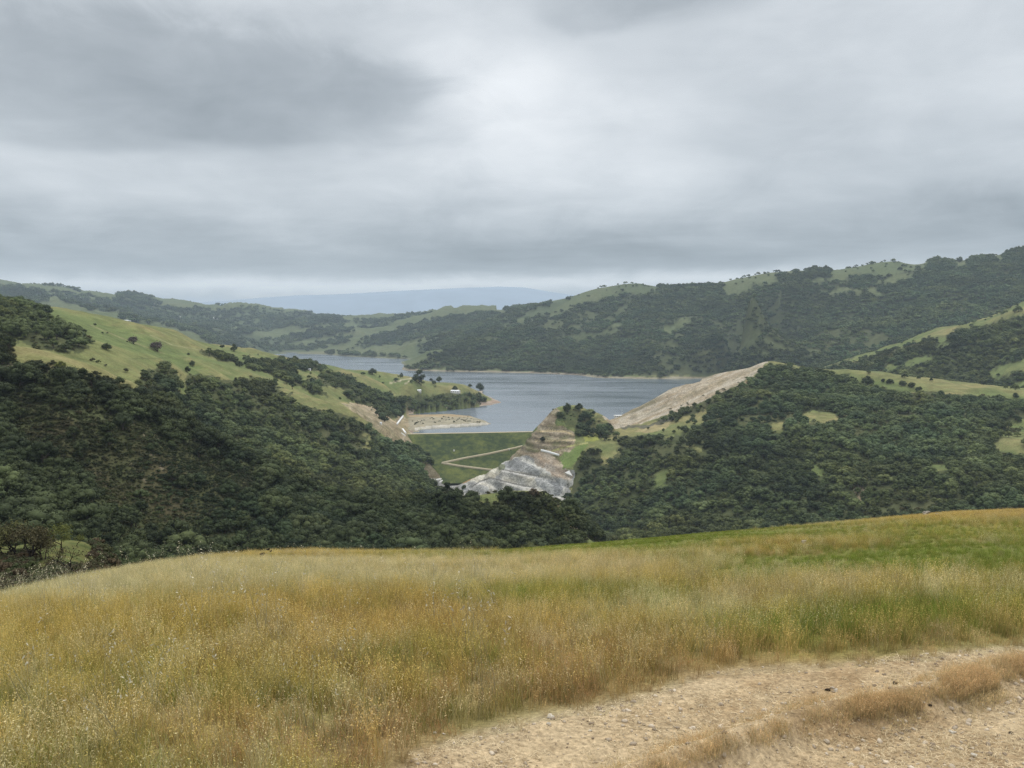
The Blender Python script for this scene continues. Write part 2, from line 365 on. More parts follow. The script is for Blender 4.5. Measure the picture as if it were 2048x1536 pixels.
ZZ = ZZ + quiet * sm(YY, 620, 900) * (1 - sm(YY, 2300, 3200)) * ((rl_mid - .55) * 17 + fbm(XX / 80, YY / 80, 11, 4) * 4.5)
spur = np.where(YY > 2700, rl_far, rl_mid)
ZZ = ZZ + quiet * sm(YY, 120, 300) * (1 - sm(YY, 620, 900)) * (rid(95, 14) * 3.5 - 1.5 + fbm(XX / 26, YY / 26, 15, 4) * 1.6)
def blur(m_, kx, ky):
    for ax_, k in ((1, kx), (0, ky)):
        acc = np.zeros_like(m_)
        for o_ in range(-k, k + 1): acc += np.roll(m_, o_, ax_)
        m_ = acc / (2 * k + 1)
    return m_
ROCK = [(1052, 912), (1085, 922), (1110, 932), (1150, 940), (1140, 985), (1125, 1000), (1000, 1010), (905, 992), (930, 966), (975, 942), (1010, 920)]
PX, PY = project(XX, YY, ZZ); dz_ = (YY > 1190) & (YY < 1545)
def terrace(m_, per, tilt, amt, seed):
    global ZZ
    w_ = blur((m_ & dz_).astype(float), 5, 5); zt = ZZ + tilt * XX + 1.6 * fbm(XX / 22, YY / 22, seed, 3); k = np.floor(zt / per); f = zt / per - k
    ZZ = ZZ + w_ * amt * per * (sm(f, .42, .95) - f)
terrace(pip(PX, PY, ROCK), 15.0, .16, .85, 411); terrace(pip(PX, PY, [(1085, 850), (1060, 872), (1030, 905), (1090, 905), (1160, 895), (1152, 862)]), 9.5, .02, .8, 413)
ZZ = ZZ + blur((pip(PX, PY, ROCK) & dz_).astype(float), 4, 4) * (1.1 * fbm(XX / 7, YY / 7, 415, 4) + .8 * np.abs(fbm((XX + .4 * YY) / 11, YY / 60, 417, 3)))
QX, QY = project(XX, YY, np.full_like(XX, LAKE))                # map position on the water level
QX = QX + 2.5 * fbm(XX / 30, YY / 30, 331, 3); QY = QY + .5 * fbm(XX / 30, YY / 30, 333, 3)
WATER = [(815, 829.5), (850, 825), (900, 820), (950, 814), (985, 809.5), (1004, 805), (990, 799), (972, 791), (962, 783), (1100, 772), (1400, 772), (1400, 862), (1060, 863), (838, 862), (834, 859.5), (870, 857), (930, 853.5), (986, 848.5), (940, 833.5), (900, 830), (850, 831.2), (815, 832)]
ISLE = [(798, 833), (815, 832), (850, 831.2), (900, 830), (940, 833.5), (986, 848.5), (930, 853.5), (870, 857), (834, 859.5), (838, 864), (800, 864), (790, 848)]
zone = (YY > 1640) & (YY < 2650)
wat = blur((pip(QX, QY, WATER) & zone).astype(float), 2, 1); isl_m = (pip(QX, QY, ISLE) & zone).astype(float); isl_b = blur(blur(isl_m, 6, 3), 5, 2)
isz = LAKE + .6 + 5.0 * sm(isl_b, .25, .95) + .8 * fbm(XX / 14, YY / 14, 335, 3)
ZZ = np.where(isl_m > 0, np.where(PX > 812, isz, np.maximum(ZZ, isz)), ZZ)
ZZ = np.where(wat > .5, np.minimum(ZZ, LAKE - .5 - 8 * (wat - .5)), ZZ)
land = zone & (wat <= .5) & (isl_m == 0) & (QX > 790) & (QX < 1010) & (YY > 1990)
ZZ = np.where(land, np.maximum(ZZ, LAKE + .8), ZZ)
PX, PY = project(XX, YY, ZZ)
runmax = np.maximum.accumulate(ZZ / YY, axis=0)
def sample(G, u, d):
    """bilinear lookup in a grid laid out over (u, ln distance)"""
    fu = np.clip(np.interp(u, gu, np.arange(NU)), 0, NU - 1.001); fv = np.clip(np.interp(np.log(d), gv, np.arange(NV)), 0, NV - 1.001)
    iu = fu.astype(int); iv = fv.astype(int); a = fu - iu; b = fv - iv
    return (G[iv, iu] * (1 - a) + G[iv, iu + 1] * a) * (1 - b) + (G[iv + 1, iu] * (1 - a) + G[iv + 1, iu + 1] * a) * b
def ground_hit(px, py, dmin, dmax):
    """where the sight line of a pixel of the photo meets the hills between two distances"""
    u, t = ray(px, py); ds = np.exp(np.linspace(math.log(dmin), math.log(dmax), 900))
    z = sample(ZZ, np.full_like(ds, u), ds); over = z / ds >= t
    k = int(np.argmax(over)) if over.any() else int(np.argmin(np.abs(z / ds - t)))
    d = ds[k]; return np.array([u * d, d, z[k]])

# ------------------------------------------------------------------ what grows where (outlines on the hills)
WOODS = [  # (outline, nearest, farthest, density)
 ([(-900, 560), (20, 690), (110, 730), (200, 746), (270, 772), (300, 780), (345, 806), (400, 842), (455, 874), (600, 950), (700, 985), (900, 985), (1010, 985), (1090, 985), (1130, 1015), (1170, 1062), (1180, 1400), (-900, 1400)], 235, 690, 1.0),
 ([(265, 790), (285, 742), (330, 728), (352, 748), (360, 790), (395, 782), (420, 752), (455, 762), (500, 752), (545, 762), (580, 790), (600, 812), (650, 822), (690, 828), (730, 848), (780, 878), (815, 880), (845, 895), (866, 915), (864, 935), (840, 945), (862, 965), (900, 985), (1010, 1100), (560, 1100), (380, 900)], 690, 1620, 1.0),
 ([(398, 698), (440, 703), (482, 716), (482, 726), (440, 722), (400, 712)], 800, 1500, .9),
 ([(535, 718), (580, 724), (640, 731), (690, 747), (740, 772), (790, 792), (850, 792), (900, 787), (955, 786), (975, 797), (960, 808), (900, 815), (850, 820), (800, 832), (770, 842), (700, 800), (650, 792), (600, 778), (545, 752), (515, 735)], 1200, 2500, .8),
 ([(492, 710), (540, 716), (548, 742), (510, 742), (488, 728)], 1100, 2000, 1.0), ([(552, 714), (628, 720), (632, 744), (590, 742), (558, 738)], 1300, 2400, 1.0), ([(588, 740), (622, 745), (617, 772), (588, 766)], 1150, 2200, 1.0), ([(545, 738), (577, 738), (577, 755), (548, 753)], 1100, 2100, 1.0),
 ([(375, 750), (428, 748), (432, 785), (372, 785)], 900, 1400, .8),
 ([(0, 596), (40, 596), (95, 616), (92, 642), (30, 655), (-500, 660), (-500, 560)], 690, 1300, 1.0),
 ([(25, 655), (60, 642), (120, 636), (150, 652), (187, 682), (160, 708), (100, 704), (50, 690), (15, 675)], 690, 1200, .95),
 ([(-700, 600), (0, 668), (30, 676), (34, 722), (0, 736), (-700, 740)], 400, 640, 1.1),
 # big right ridge
 ([(808, 738), (850, 718), (890, 694), (955, 668), (1035, 648), (1075, 630), (1130, 612), (1210, 594), (1300, 580), (1360, 576), (1440, 582), (1560, 562), (1700, 560), (1800, 545), (1870, 520), (1960, 520), (2048, 512), (2900, 440), (2900, 640), (2048, 650), (1900, 700), (1700, 735), (1540, 745), (1400, 752), (1200, 752), (1000, 741), (860, 740)], 2500, 6000, 1.0),
 # the spur behind the right hill
 ([(1630, 742), (1700, 718), (1790, 696), (1880, 668), (1960, 652), (2048, 628), (2900, 560), (2900, 790), (1950, 782), (1860, 765), (1740, 750)], 1800, 2600, 1.0),
 # right hill
 ([(1528, 730), (1560, 728), (1640, 740), (1690, 748), (1730, 766), (1800, 785), (1850, 782), (1900, 786), (1960, 792), (2020, 800), (2900, 830), (2900, 1100), (1600, 1080), (1200, 1090), (1135, 1005), (1140, 950), (1165, 905), (1230, 872), (1330, 868), (1385, 842), (1430, 812), (1490, 775)], 820, 1760, 1.0),
 ([(1118, 985), (1205, 985), (1245, 1085), (1150, 1085)], 560, 1330, 1.0),
 ([(1112, 828), (1140, 815), (1180, 822), (1215, 848), (1240, 866), (1200, 878), (1160, 870), (1135, 848)], 1380, 1600, .55),
]
FARB = [[(572, 677), (587, 670), (632, 655), (687, 655), (709, 662), (687, 667), (612, 680), (574, 682)],
 [(564, 700), (587, 692), (617, 692), (634, 687), (672, 680), (707, 675), (687, 685), (637, 697), (577, 702)],
 [(697, 697), (724, 690), (729, 675), (762, 672), (799, 660), (824, 650), (862, 645), (937, 635), (952, 640), (937, 660), (924, 680), (887, 685), (872, 675), (824, 680), (787, 690), (737, 692)],
 [(514, 660), (587, 642), (652, 632), (687, 640), (719, 644), (637, 652), (587, 655)],
 [(500, 688), (557, 685), (572, 677), (552, 691), (512, 696)],
 [(185, 605), (225, 595), (300, 595), (325, 605), (275, 616), (200, 616)], [(370, 617), (450, 622), (455, 635), (375, 630)],
 [(250, 627), (350, 625), (360, 635), (287, 647), (237, 640)], [(325, 650), (425, 648), (512, 658), (512, 668), (437, 675), (375, 662)],
 [(-400, 560), (0, 573), (87, 583), (100, 606), (0, 600), (-400, 600)], [(400, 676), (470, 680), (540, 690), (560, 700), (500, 697), (430, 690)],
 [(860, 640), (930, 632), (1010, 626), (1060, 622), (1040, 640), (980, 660), (900, 690), (860, 700), (850, 690), (900, 665)],
 [(620, 712), (700, 706), (810, 712), (815, 717), (760, 715), (700, 712)], [(100, 590), (170, 592), (240, 612), (330, 622), (300, 632), (180, 618)]]
for b in FARB: WOODS.append((b, 4300, 9500, .95))
CLEAR = [ # (outline, nearest, farthest)
 ([(20, 690), (110, 704), (200, 732), (268, 764), (292, 790), (285, 802), (255, 776), (180, 742), (150, 740), (100, 725), (60, 728), (34, 728)], 440, 620),
 ([(632, 772), (680, 774), (702, 800), (690, 808), (655, 792)], 1200, 1900), ([(590, 742), (640, 745), (640, 757), (600, 757)], 1200, 2000),
 ([(700, 745), (760, 748), (815, 757), (812, 772), (775, 772)], 1700, 2500), ([(815, 762), (870, 770), (935, 778), (950, 785), (900, 786), (850, 790), (820, 785)], 1900, 2500),
 ([(1085, 640), (1100, 622), (1130, 600), (1190, 576), (1270, 565), (1312, 576), (1290, 584), (1250, 584), (1200, 592), (1165, 603), (1150, 612), (1120, 628)], 4000, 6500),
 ([(1425, 590), (1455, 562), (1540, 544), (1640, 545), (1600, 560), (1520, 566), (1465, 590)], 3500, 5500),
 ([(1628, 588), (1670, 577), (1715, 579), (1748, 574), (1765, 588), (1700, 583)], 3200, 4400),
 ([(1625, 562), (1670, 545), (1700, 535), (1780, 521), (1832, 534), (1815, 544), (1760, 552), (1700, 560)], 3500, 4800),
 ([(1750, 560), (1800, 548), (1830, 545), (1825, 552), (1780, 566), (1755, 568)], 3300, 4500),
 ([(1840, 533), (1860, 518), (1890, 520), (1920, 523), (1985, 513), (2060, 498), (2060, 508), (1980, 520), (1900, 533), (1850, 540)], 3500, 4800),
 ([(1318, 655), (1350, 642), (1376, 634), (1374, 648), (1340, 662)], 3200, 4400), ([(1290, 628), (1310, 624), (1308, 632)], 3200, 4800),
 ([(1110, 672), (1200, 664), (1250, 660), (1240, 666), (1150, 676)], 3500, 5000), ([(1210, 655), (1250, 645), (1248, 652)], 3500, 5000), ([(1322, 668), (1340, 655), (1336, 668)], 3300, 4300),
 ([(1775, 697), (1800, 687), (1880, 659), (1960, 639), (2060, 602), (2060, 626), (2000, 632), (1965, 652), (1900, 664), (1892, 690), (1876, 690), (1872, 668), (1800, 694)], 1900, 2600),
 ([(1752, 742), (1790, 726), (1850, 713), (1880, 716), (1845, 726), (1800, 734), (1768, 748)], 1900, 2200), ([(1965, 748), (1985, 738), (2060, 716), (2060, 742), (2020, 745), (1990, 760)], 1800, 2050), ([(1700, 722), (1735, 707), (1735, 713), (1700, 728)], 2200, 2600),
 ([(1598, 828), (1640, 820), (1690, 832), (1665, 840), (1640, 847), (1620, 842)], 1200, 1500), ([(1255, 868), (1300, 850), (1345, 838), (1372, 830), (1412, 826), (1408, 842), (1385, 850), (1375, 868), (1340, 874)], 1200, 1650),
 ([(1990, 872), (2060, 860), (2060, 908), (2010, 912), (1985, 892)], 1000, 1250), ([(2005, 845), (2060, 838), (2060, 858), (2015, 856)], 1000, 1350), ([(1535, 846), (1570, 848), (1562, 866), (1545, 862)], 1100, 1350),
 ([(1858, 934), (1890, 926), (1900, 940), (1875, 946)], 900, 1150), ([(1375, 890), (1402, 895), (1412, 905), (1390, 906)], 1100, 1350), ([(1192, 882), (1215, 884), (1237, 868), (1242, 888), (1226, 922), (1205, 934)], 1250, 1500),
 ([(1310, 930), (1335, 925), (1330, 975), (1310, 975)], 1000, 1250), ([(1690, 745), (1760, 747), (1860, 762), (1960, 775), (2060, 776), (2060, 795), (1970, 790), (1880, 778), (1820, 772), (1760, 760)], 1450, 1760),
 ([(1620, 935), (1640, 930), (1650, 950), (1625, 955)], 900, 1150), ([(1800, 778), (1830, 776), (1832, 788), (1806, 788)], 1300, 1600),
 ([(730, 865), (742, 875), (742, 900), (730, 895)], 1150, 1450), ([(905, 998), (940, 985), (1000, 990), (1000, 1008), (960, 1006)], 560, 1300), ([(850, 985), (870, 1000), (845, 1010)], 600, 1100),
]
FORCE = [([(700, 762), (745, 777), (800, 797), (900, 794), (962, 792), (975, 800), (900, 811), (850, 816), (800, 826), (760, 832), (705, 800)], 1500, 2400),
 ([(1312, 838), (1400, 800), (1480, 766), (1505, 762), (1480, 790), (1420, 818), (1390, 826), (1330, 848)], 1350, 1680),
 ([(1318, 562), (1400, 562), (1450, 568), (1445, 592), (1300, 592)], 4000, 6000), ([(1622, 528), (1668, 528), (1662, 552), (1600, 562), (1590, 552)], 3800, 5000), ([(1560, 545), (1600, 538), (1590, 560), (1555, 562)], 4000, 5000),
 ([(1700, 546), (1750, 546), (1740, 566), (1690, 566)], 3500, 4800), ([(1858, 512), (1900, 514), (1912, 540), (1850, 545)], 3600, 4800), ([(1940, 505), (1990, 504), (1990, 522), (1938, 524)], 3600, 4800), ([(2010, 492), (2060, 488), (2060, 512), (2005, 516)], 3500, 4600), ([(1010, 612), (1050, 606), (1100, 598), (1100, 612), (1040, 622), (1010, 628)], 4800, 8000),
 ([(235, 584), (300, 588), (300, 604), (235, 598)], 6000, 9000)]
def wood_density(px, py, d, jit=True):
    if jit:
        k = np.clip(d / 1500, .5, 1.2)
        jx = fbm(px / 11, py / 6, 71, 4) * 15; jy = fbm(px / 11, py / 6, 77, 4) * 8
        px = px + jx; py = py + jy
    den = np.zeros(np.shape(px))
    for poly, d0, d1, q_ in WOODS:
        m_ = pip(px, py, poly) & (d > d0) & (d < d1); den = np.where(m_, np.maximum(den, q_), den)
    for poly, d0, d1 in CLEAR:
        m_ = pip(px, py, poly) & (d > d0) & (d < d1); den = np.where(m_, 0, den)
    for poly, d0, d1 in FORCE:
        m_ = pip(px, py, poly) & (d > d0) & (d < d1); den = np.where(m_, 1.0, den)
    return den

# ------------------------------------------------------------------ colours of the bare ground (albedo)
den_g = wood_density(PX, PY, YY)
n1 = fbm(XX / 60, YY / 60, 31, 5); n2 = fbm(XX / 9, YY / 9, 37, 4); n3 = fbm(XX / 320, YY / 320, 41, 4)
ncl = np.clip
GREEN = np.array([.122, .152, .054]); GOLD = np.array([.225, .195, .088]); OLIVE = np.array([.105, .125, .05])
def mixc(a, b, f): return a * (1 - f[..., None]) + b * f[..., None]
dry = ncl(.30 + .55 * n1 + .35 * n3 + .25 * n2, 0, 1)
dry = ncl(dry + np.where(YY > 4200, .9 * (rl_vfar - .5), 1.0 * (rl_mid - .6)), 0, 1)  # drier spurs and darker gullies put relief shading into the grass colour
terr = sm(np.sin(ZZ * 2 * math.pi / 6.5 + 5 * n1 + 2 * n2), .55, .95) * (1 - sm(YY, 1900, 2600)) * ncl(.3 + 1.5 * n3 + n1, 0, 1)
col = mixc(np.broadcast_to(GREEN, (*UU.shape, 3)), GOLD, ncl(dry * .85 + .40 * terr, 0, 1))
col = mixc(col, OLIVE, ncl(.3 - n1 + .3 * n3, 0, 1) * .45)
far_f = sm(YY, 2400, 4200)
col = mixc(col, np.array([.090, .108, .056]), far_f * .78)
far_g = sm(YY, 4300, 5200) * sm(.40 - rl_vfar + .30 * fbm(XX / 300, YY / 300, 311, 3), -.05, .12)
col = mixc(col, np.array([.055, .072, .040]), far_g * .45)
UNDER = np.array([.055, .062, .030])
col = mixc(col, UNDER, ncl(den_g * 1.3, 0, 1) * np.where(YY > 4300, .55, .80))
# chaparral hillside in front left: brown soil showing
chap = pip(PX, PY, [(40, 790), (150, 840), (280, 850), (420, 900), (520, 960), (440, 1010), (330, 1060), (220, 1000), (120, 930), (40, 900)]) & (YY > 300) & (YY < 640)
col = mixc(col, mixc(np.broadcast_to(np.array([.055, .060, .026]), col.shape), np.array([.078, .066, .036]), ncl(.5 + 1.2 * fbm(XX / 18, YY / 30, 51, 4), 0, 1)), chap * .9)
kn_ = pip(PX, PY, [(-200, 1075), (260, 1075), (260, 1170), (-200, 1170)]) & (YY < 180)
col = mixc(col, mixc(np.broadcast_to(np.array([.085, .105, .034]), col.shape), np.array([.15, .14, .05]), ncl(.4 + 1.2 * fbm(XX / 3, YY / 3, 421, 4), 0, 1)), kn_ * .9)
gtop = pip(PX, PY, [(20, 690), (110, 706), (200, 735), (268, 766), (292, 795), (285, 805), (255, 776), (180, 748), (110, 735), (60, 740), (20, 735)]) & (YY > 440) & (YY < 620)
col = mixc(col, mixc(np.broadcast_to(np.array([.165, .165, .065]), col.shape), np.array([.235, .19, .095]), ncl(.4 + fbm(XX / 14, YY / 14, 55, 3), 0, 1)), gtop * .6)
jx = PX + 6 * fbm(PX / 12, PY / 8, 61, 3); jy = PY + 4 * fbm(PX / 12, PY / 8, 67, 3)
def paint(poly, d0, d1, c, k=1.0, soft=True):
    global col
    m_ = (pip(jx if soft else PX, jy if soft else PY, poly) & (YY > d0) & (YY < d1)).astype(float) * k
    col = mixc(col, c if isinstance(c, np.ndarray) and c.ndim == 3 else np.broadcast_to(np.array(c), col.shape), m_)
# scraped cut slopes with strips running down the fall line
ang = (PX - 1230) * .50 + (PY - 850)                          # across the strips
ang = (PX - 1230) * .43 + (PY - 852)
stripe = 1.3 * fbm(PX / 130, ang / 4.5, 81, 4) + .5 * fbm(PX / 9, ang / 6, 82, 3)
tan_c = mixc(mixc(np.broadcast_to(np.array([.36, .285, .19]), col.shape), np.array([.47, .41, .32]), ncl(.5 + 1.3 * stripe, 0, 1)), np.array([.17, .155, .09]), ncl(.05 - 1.7 * fbm(PX / 50, ang / 7, 83, 4), 0, 1) * .75)
CUT = [(1205, 832), (1240, 812), (1272, 798), (1310, 783), (1350, 766), (1400, 754), (1440, 743), (1540, 722), (1520, 742), (1480, 768), (1430, 792), (1370, 818), (1310, 838), (1260, 852), (1228, 856)]
paint(CUT, 1480, 1850, tan_c, .95)
paint([(1452, 790), (1490, 762), (1510, 760), (1488, 778), (1465, 800)], 1400, 1700, (.27, .185, .11), .6)
paint([(1236, 853), (1300, 848), (1335, 838), (1350, 828), (1345, 840), (1300, 856), (1250, 858)], 1450, 1650, (.10, .095, .07), .9)
paint([(1265, 862), (1305, 852), (1345, 842), (1330, 858), (1290, 868)], 1350, 1620, (.36, .29, .16), .6)
abut = mixc(mixc(np.broadcast_to(np.array([.27, .21, .13]), col.shape), np.array([.40, .33, .23]), ncl(.5 + 1.4 * fbm((XX + YY * .6) / 60, (ZZ * 2.2 + XX * .3) / 12, 85, 4), 0, 1)), np.array([.13, .13, .06]), ncl(.2 + fbm(XX / 22, YY / 22, 86, 4), 0, 1) * .6)
paint([(684, 806), (740, 814), (792, 846), (812, 870), (826, 884), (800, 897), (775, 880), (740, 846), (712, 826)], 1250, 1680, abut, .9)
paint([(832, 912), (868, 918), (892, 950), (890, 962), (862, 966), (852, 945)], 1380, 1580, abut * .62, .9)
paint([(870, 912), (900, 910), (915, 925), (890, 935)], 1400, 1700, (.30, .27, .25), .8)
paint([(862, 958), (905, 958), (945, 968), (930, 990), (880, 985)], 1300, 1560, mixc(np.broadcast_to(np.array([.24, .23, .22]), col.shape), np.array([.42, .41, .39]), ncl(.5 + 1.5 * fbm(XX / 7, YY / 14, 87, 3), 0, 1)), .9)
paint([(905, 956), (960, 952), (950, 968), (915, 966)], 1380, 1600, (.38, .235, .11), .9)
# rock cut of the knob: benched brown top, grey-white face below
bench = mixc(mixc(np.broadcast_to(np.array([.20, .155, .105]), col.shape), np.array([.36, .30, .22]), ncl(.35 + 1.6 * fbm(XX / 14, ZZ / 3.0, 91, 4), 0, 1)), np.array([.11, .115, .045]), ncl(.2 + 1.2 * fbm(XX / 16, ZZ / 6, 92, 4), 0, 1) * .8)
paint([(1108, 812), (1085, 842), (1062, 868), (1040, 895), (1008, 925), (1050, 930), (1120, 930), (1150, 905), (1152, 870), (1110, 845), (1118, 822)], 1330, 1540, bench, .92)
whiten = fbm((XX + .8 * YY) / 28, (ZZ * 2.0 + XX * .5) / 18, 94, 5); streak = fbm(XX / 12, ZZ / 60, 95, 2); layer = np.abs(fbm(XX / 90, (ZZ - .18 * XX) / 7.5, 96, 3))
rock = mixc(mixc(np.broadcast_to(np.array([.30, .31, .315]), col.shape), np.array([.60, .60, .57]), ncl(.45 + 1.3 * whiten + .9 * streak, 0, 1)), np.array([.12, .12, .115]), ncl(.55 - 3.2 * layer, 0, 1) * .9)
rock = mixc(rock, np.array([.44, .385, .26]), ncl(.9 * fbm(XX / 50, ZZ / 25, 97, 3) - .05, 0, 1))
ROCK = [(1052, 912), (1085, 922), (1110, 932), (1150, 940), (1140, 985), (1125, 1000), (1000, 1010), (905, 992), (930, 966), (975, 942), (1010, 920)]
rock = rock * np.array([.90, .87, .82])
paint(ROCK, 1180, 1470, rock, .97)
paint([(1062, 905), (1100, 905), (1122, 930), (1145, 945), (1140, 960), (1105, 950), (1070, 928)], 1270, 1450, mixc(np.broadcast_to(np.array([.31, .235, .165]), col.shape), np.array([.40, .34, .27]), ncl(.5 + 1.3 * fbm(XX / 9, ZZ / 9, 98, 4), 0, 1)), .85)
paint([(1118, 912), (1150, 895), (1180, 884), (1176, 892), (1150, 925), (1128, 940)], 1280, 1450, (.125, .17, .05), .9)
paint([(1166, 872), (1200, 866), (1196, 880), (1172, 884)], 1350, 1500, (.24, .25, .06), .8)
pg = lambda pts: [(780 + a / 4.655, 780 + b / 4.655) for a, b in pts]
vert = fbm((XX + .35 * YY) / 7.5, ZZ / 40, 401, 2); blk = fbm((XX + .5 * YY) / 9, ZZ / 5, 403, 4); dark_st = ncl(.5 - 2.2 * vert, 0, 1)
gray_c = mixc(mixc(np.broadcast_to(np.array([.225, .228, .225]), col.shape), np.array([.42, .42, .40]), ncl(.45 + 1.6 * vert + .5 * blk, 0, 1)), np.array([.13, .14, .14]), ncl(-.9 * blk - .1, 0, 1))
cream = mixc(mixc(np.broadcast_to(np.array([.36, .33, .25]), col.shape), np.array([.58, .55, .46]), ncl(.45 + 1.8 * blk, 0, 1)), np.array([.16, .155, .14]), ncl(.45 - 3.0 * np.abs(fbm(XX / 30, (ZZ - .35 * XX) / 4.5, 405, 3)), 0, 1))
paint(pg([(1350, 800), (1640, 830), (1600, 990), (1500, 985), (1370, 900)]), 1180, 1470, gray_c, .9)
paint(pg([(1060, 660), (1180, 640), (1300, 680), (1430, 780), (1360, 800), (1240, 770), (1060, 740)]), 1180, 1470, gray_c * .95, .9)
paint(pg([(880, 700), (1050, 690), (1010, 790), (930, 830), (800, 900), (700, 880), (780, 790)]), 1250, 1470, cream, .9)
paint(pg([(640, 890), (760, 850), (900, 900), (960, 970), (700, 960)]), 1250, 1470, mixc(gray_c, np.array([.40, .39, .36]), ncl(.3 + blk, 0, 1)), .9)
paint(pg([(1010, 745), (1030, 690), (1060, 680), (1060, 730)]), 1250, 1470, (.10, .12, .05), .8)
# two pale bench lines and abutment tracks
def stroke(pts, wdt, d0, d1, c, k=.9):
    global col
    m_ = np.zeros(PX.shape, bool)
    for (x0, y0), (x1, y1) in zip(pts[:-1], pts[1:]):
        L = math.hypot(x1 - x0, y1 - y0); tpar = np.clip(((PX - x0) * (x1 - x0) + (PY - y0) * (y1 - y0)) / (L * L), 0, 1)
        m_ |= np.hypot(PX - x0 - tpar * (x1 - x0), PY - y0 - tpar * (y1 - y0)) < wdt
    m_ &= (YY > d0) & (YY < d1); col = mixc(col, np.broadcast_to(np.array(c), col.shape), m_ * k)
stroke([(1072, 863), (1100, 862), (1132, 863), (1149, 871)], 1.6, 1350, 1500, (.46, .37, .22))
stroke([(1070, 882), (1108, 881), (1150, 880)], 1.6, 1330, 1480, (.44, .36, .22))
for pts_ in ([(940, 820), (1100, 860), (1250, 895), (1350, 905)], [(1050, 742), (1230, 778), (1420, 812), (1540, 838)], [(760, 905), (840, 850), (930, 822)]):
    stroke(pg(pts_), 1.5, 1180, 1470, (.13, .125, .11), .85); stroke([(a, b + 2.6) for a, b in pg(pts_)], 1.5, 1180, 1470, (.54, .52, .48), .8)
stroke([(1105, 902), (1140, 892), (1175, 886)], 1.6, 1300, 1450, (.30, .29, .12))
stroke([(700, 806), (745, 815), (792, 846)], 1.5, 1250, 1700, (.42, .33, .22))
stroke([(788, 893), (806, 878), (812, 866)], 1.8, 1450, 1700, (.40, .33, .24))
stroke([(780, 766), (805, 760), (822, 757)], 1.3, 1900, 2500, (.36, .32, .22)); stroke([(810, 768), (822, 760)], 1.3, 1900, 2500, (.36, .32, .22))
stroke([(140, 716), (210, 719), (290, 717), (370, 715)], 1.0, 840, 1300, (.10, .115, .05), .6)
stroke([(180, 650), (240, 675), (330, 708)], 1.1, 900, 1300, (.22, .20, .10), .6)
stroke([(300, 670), (345, 690), (400, 700)], 1.1, 1000, 1600, (.23, .22, .11), .6)
for a_, b_ in (((255, 835), (300, 880)), ((310, 870), (345, 905)), ((255, 920), (290, 962)), ((300, 905), (330, 945)), ((215, 1030), (222, 1040))):
    stroke([a_, b_], 1.4, 300, 640, (.24, .20, .14), .6)
paint([(1088, 1000), (1112, 1004), (1135, 1030), (1166, 1055), (1150, 1058), (1120, 1032)], 540, 640, mixc(np.broadcast_to(np.array([.14, .13, .06]), col.shape), np.array([.34, .27, .18]), ncl(.5 + 1.6 * fbm(XX / 4, ZZ / 4, 99, 3), 0, 1)), .9)
paint([(0, 728), (24, 728), (40, 742), (10, 750), (-20, 745)], 440, 560, (.30, .24, .16), .6)
paint([(1700, 965), (1722, 962), (1740, 995), (1745, 1008), (1720, 1005)], 850, 1000, (.33, .25, .17), .7)
# bare shore, island
band = (1 - sm(np.abs(ZZ - (LAKE + 2.2)), 2.0, 3.4)) * ((YY > 1650) & (YY < 6500) & (PX > 560) & (PX < 1560))
col = mixc(col, mixc(np.broadcast_to(np.array([.26, .19, .15]), col.shape), np.array([.36, .31, .25]), ncl(.5 + fbm(XX / 30, YY / 30, 101, 3), 0, 1)), band * np.where(YY > 4100, .2, np.where(YY > 2800, .6, .95)))
isl = mixc(np.broadcast_to(np.array([.285, .255, .185]), col.shape), np.array([.36, .255, .14]), ncl(-.15 + sm(QY, 842, 835) * .9 + .5 * fbm(XX / 20, YY / 20, 103, 3), 0, 1))
col = mixc(col, isl, isl_m * .95 * (ZZ < LAKE + 7.5) * (PX > 806) * sm(PX, 806, 822))
paint([(794, 832), (808, 830), (818, 840), (818, 866), (800, 868), (790, 850)], 1560, 1960, abut, .85)
stroke([(832, 858), (870, 853), (930, 850), (975, 848)], 2.6, 1650, 1950, (.46, .43, .37), .85)
col = np.clip(col, 0.01, 1)

# ------------------------------------------------------------------ hill mesh
def grid_faces(nr, nc):
    i = np.arange(nr - 1)[:, None] * nc + np.arange(nc - 1)[None]
    return np.stack([i, i + 1, i + nc + 1, i + nc], -1).reshape(-1, 4)
m_hill, N_, b_ = principled('hillside', .95, .05)
a_ = N_.node('ShaderNodeAttribute', attribute_name='Col')
pos = N_.node('ShaderNodeNewGeometry').outputs['Position']
fine = N_.noise(pos, .55, 6, .65); mid = N_.noise(pos, .06, 5, .6)
crag = N_.noise(N_.vm('MULTIPLY', pos, (1, 1, 1.6)), .28, 6, .75)
rk = N_.node('ShaderNodeAttribute', attribute_name='rock').outputs['Fac']
cragf = N_.m('ADD', 1.0, N_.m('MULTIPLY', rk, N_.rng(crag, .35, .65, -.60, .22)))
fac = N_.m('MULTIPLY', N_.m('MULTIPLY', cragf, N_.rng(fine, .25, .75, .62, 1.38)), N_.rng(mid, .3, .7, .74, 1.26))
N_.l.new(N_.vm('SCALE', a_.outputs['Color'], scale=fac), b_.inputs['Base Color'])
bp = N_.node('ShaderNodeBump'); bp.inputs['Strength'].default_value = .5; bp.inputs['Distance'].default_value = .6
N_.l.new(fine, bp.inputs['Height']); N_.l.new(bp.outputs[0], b_.inputs['Normal'])
VV3 = np.stack([XX, YY, ZZ], -1).reshape(-1, 3)
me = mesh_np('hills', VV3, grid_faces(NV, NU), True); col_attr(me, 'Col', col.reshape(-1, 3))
pass
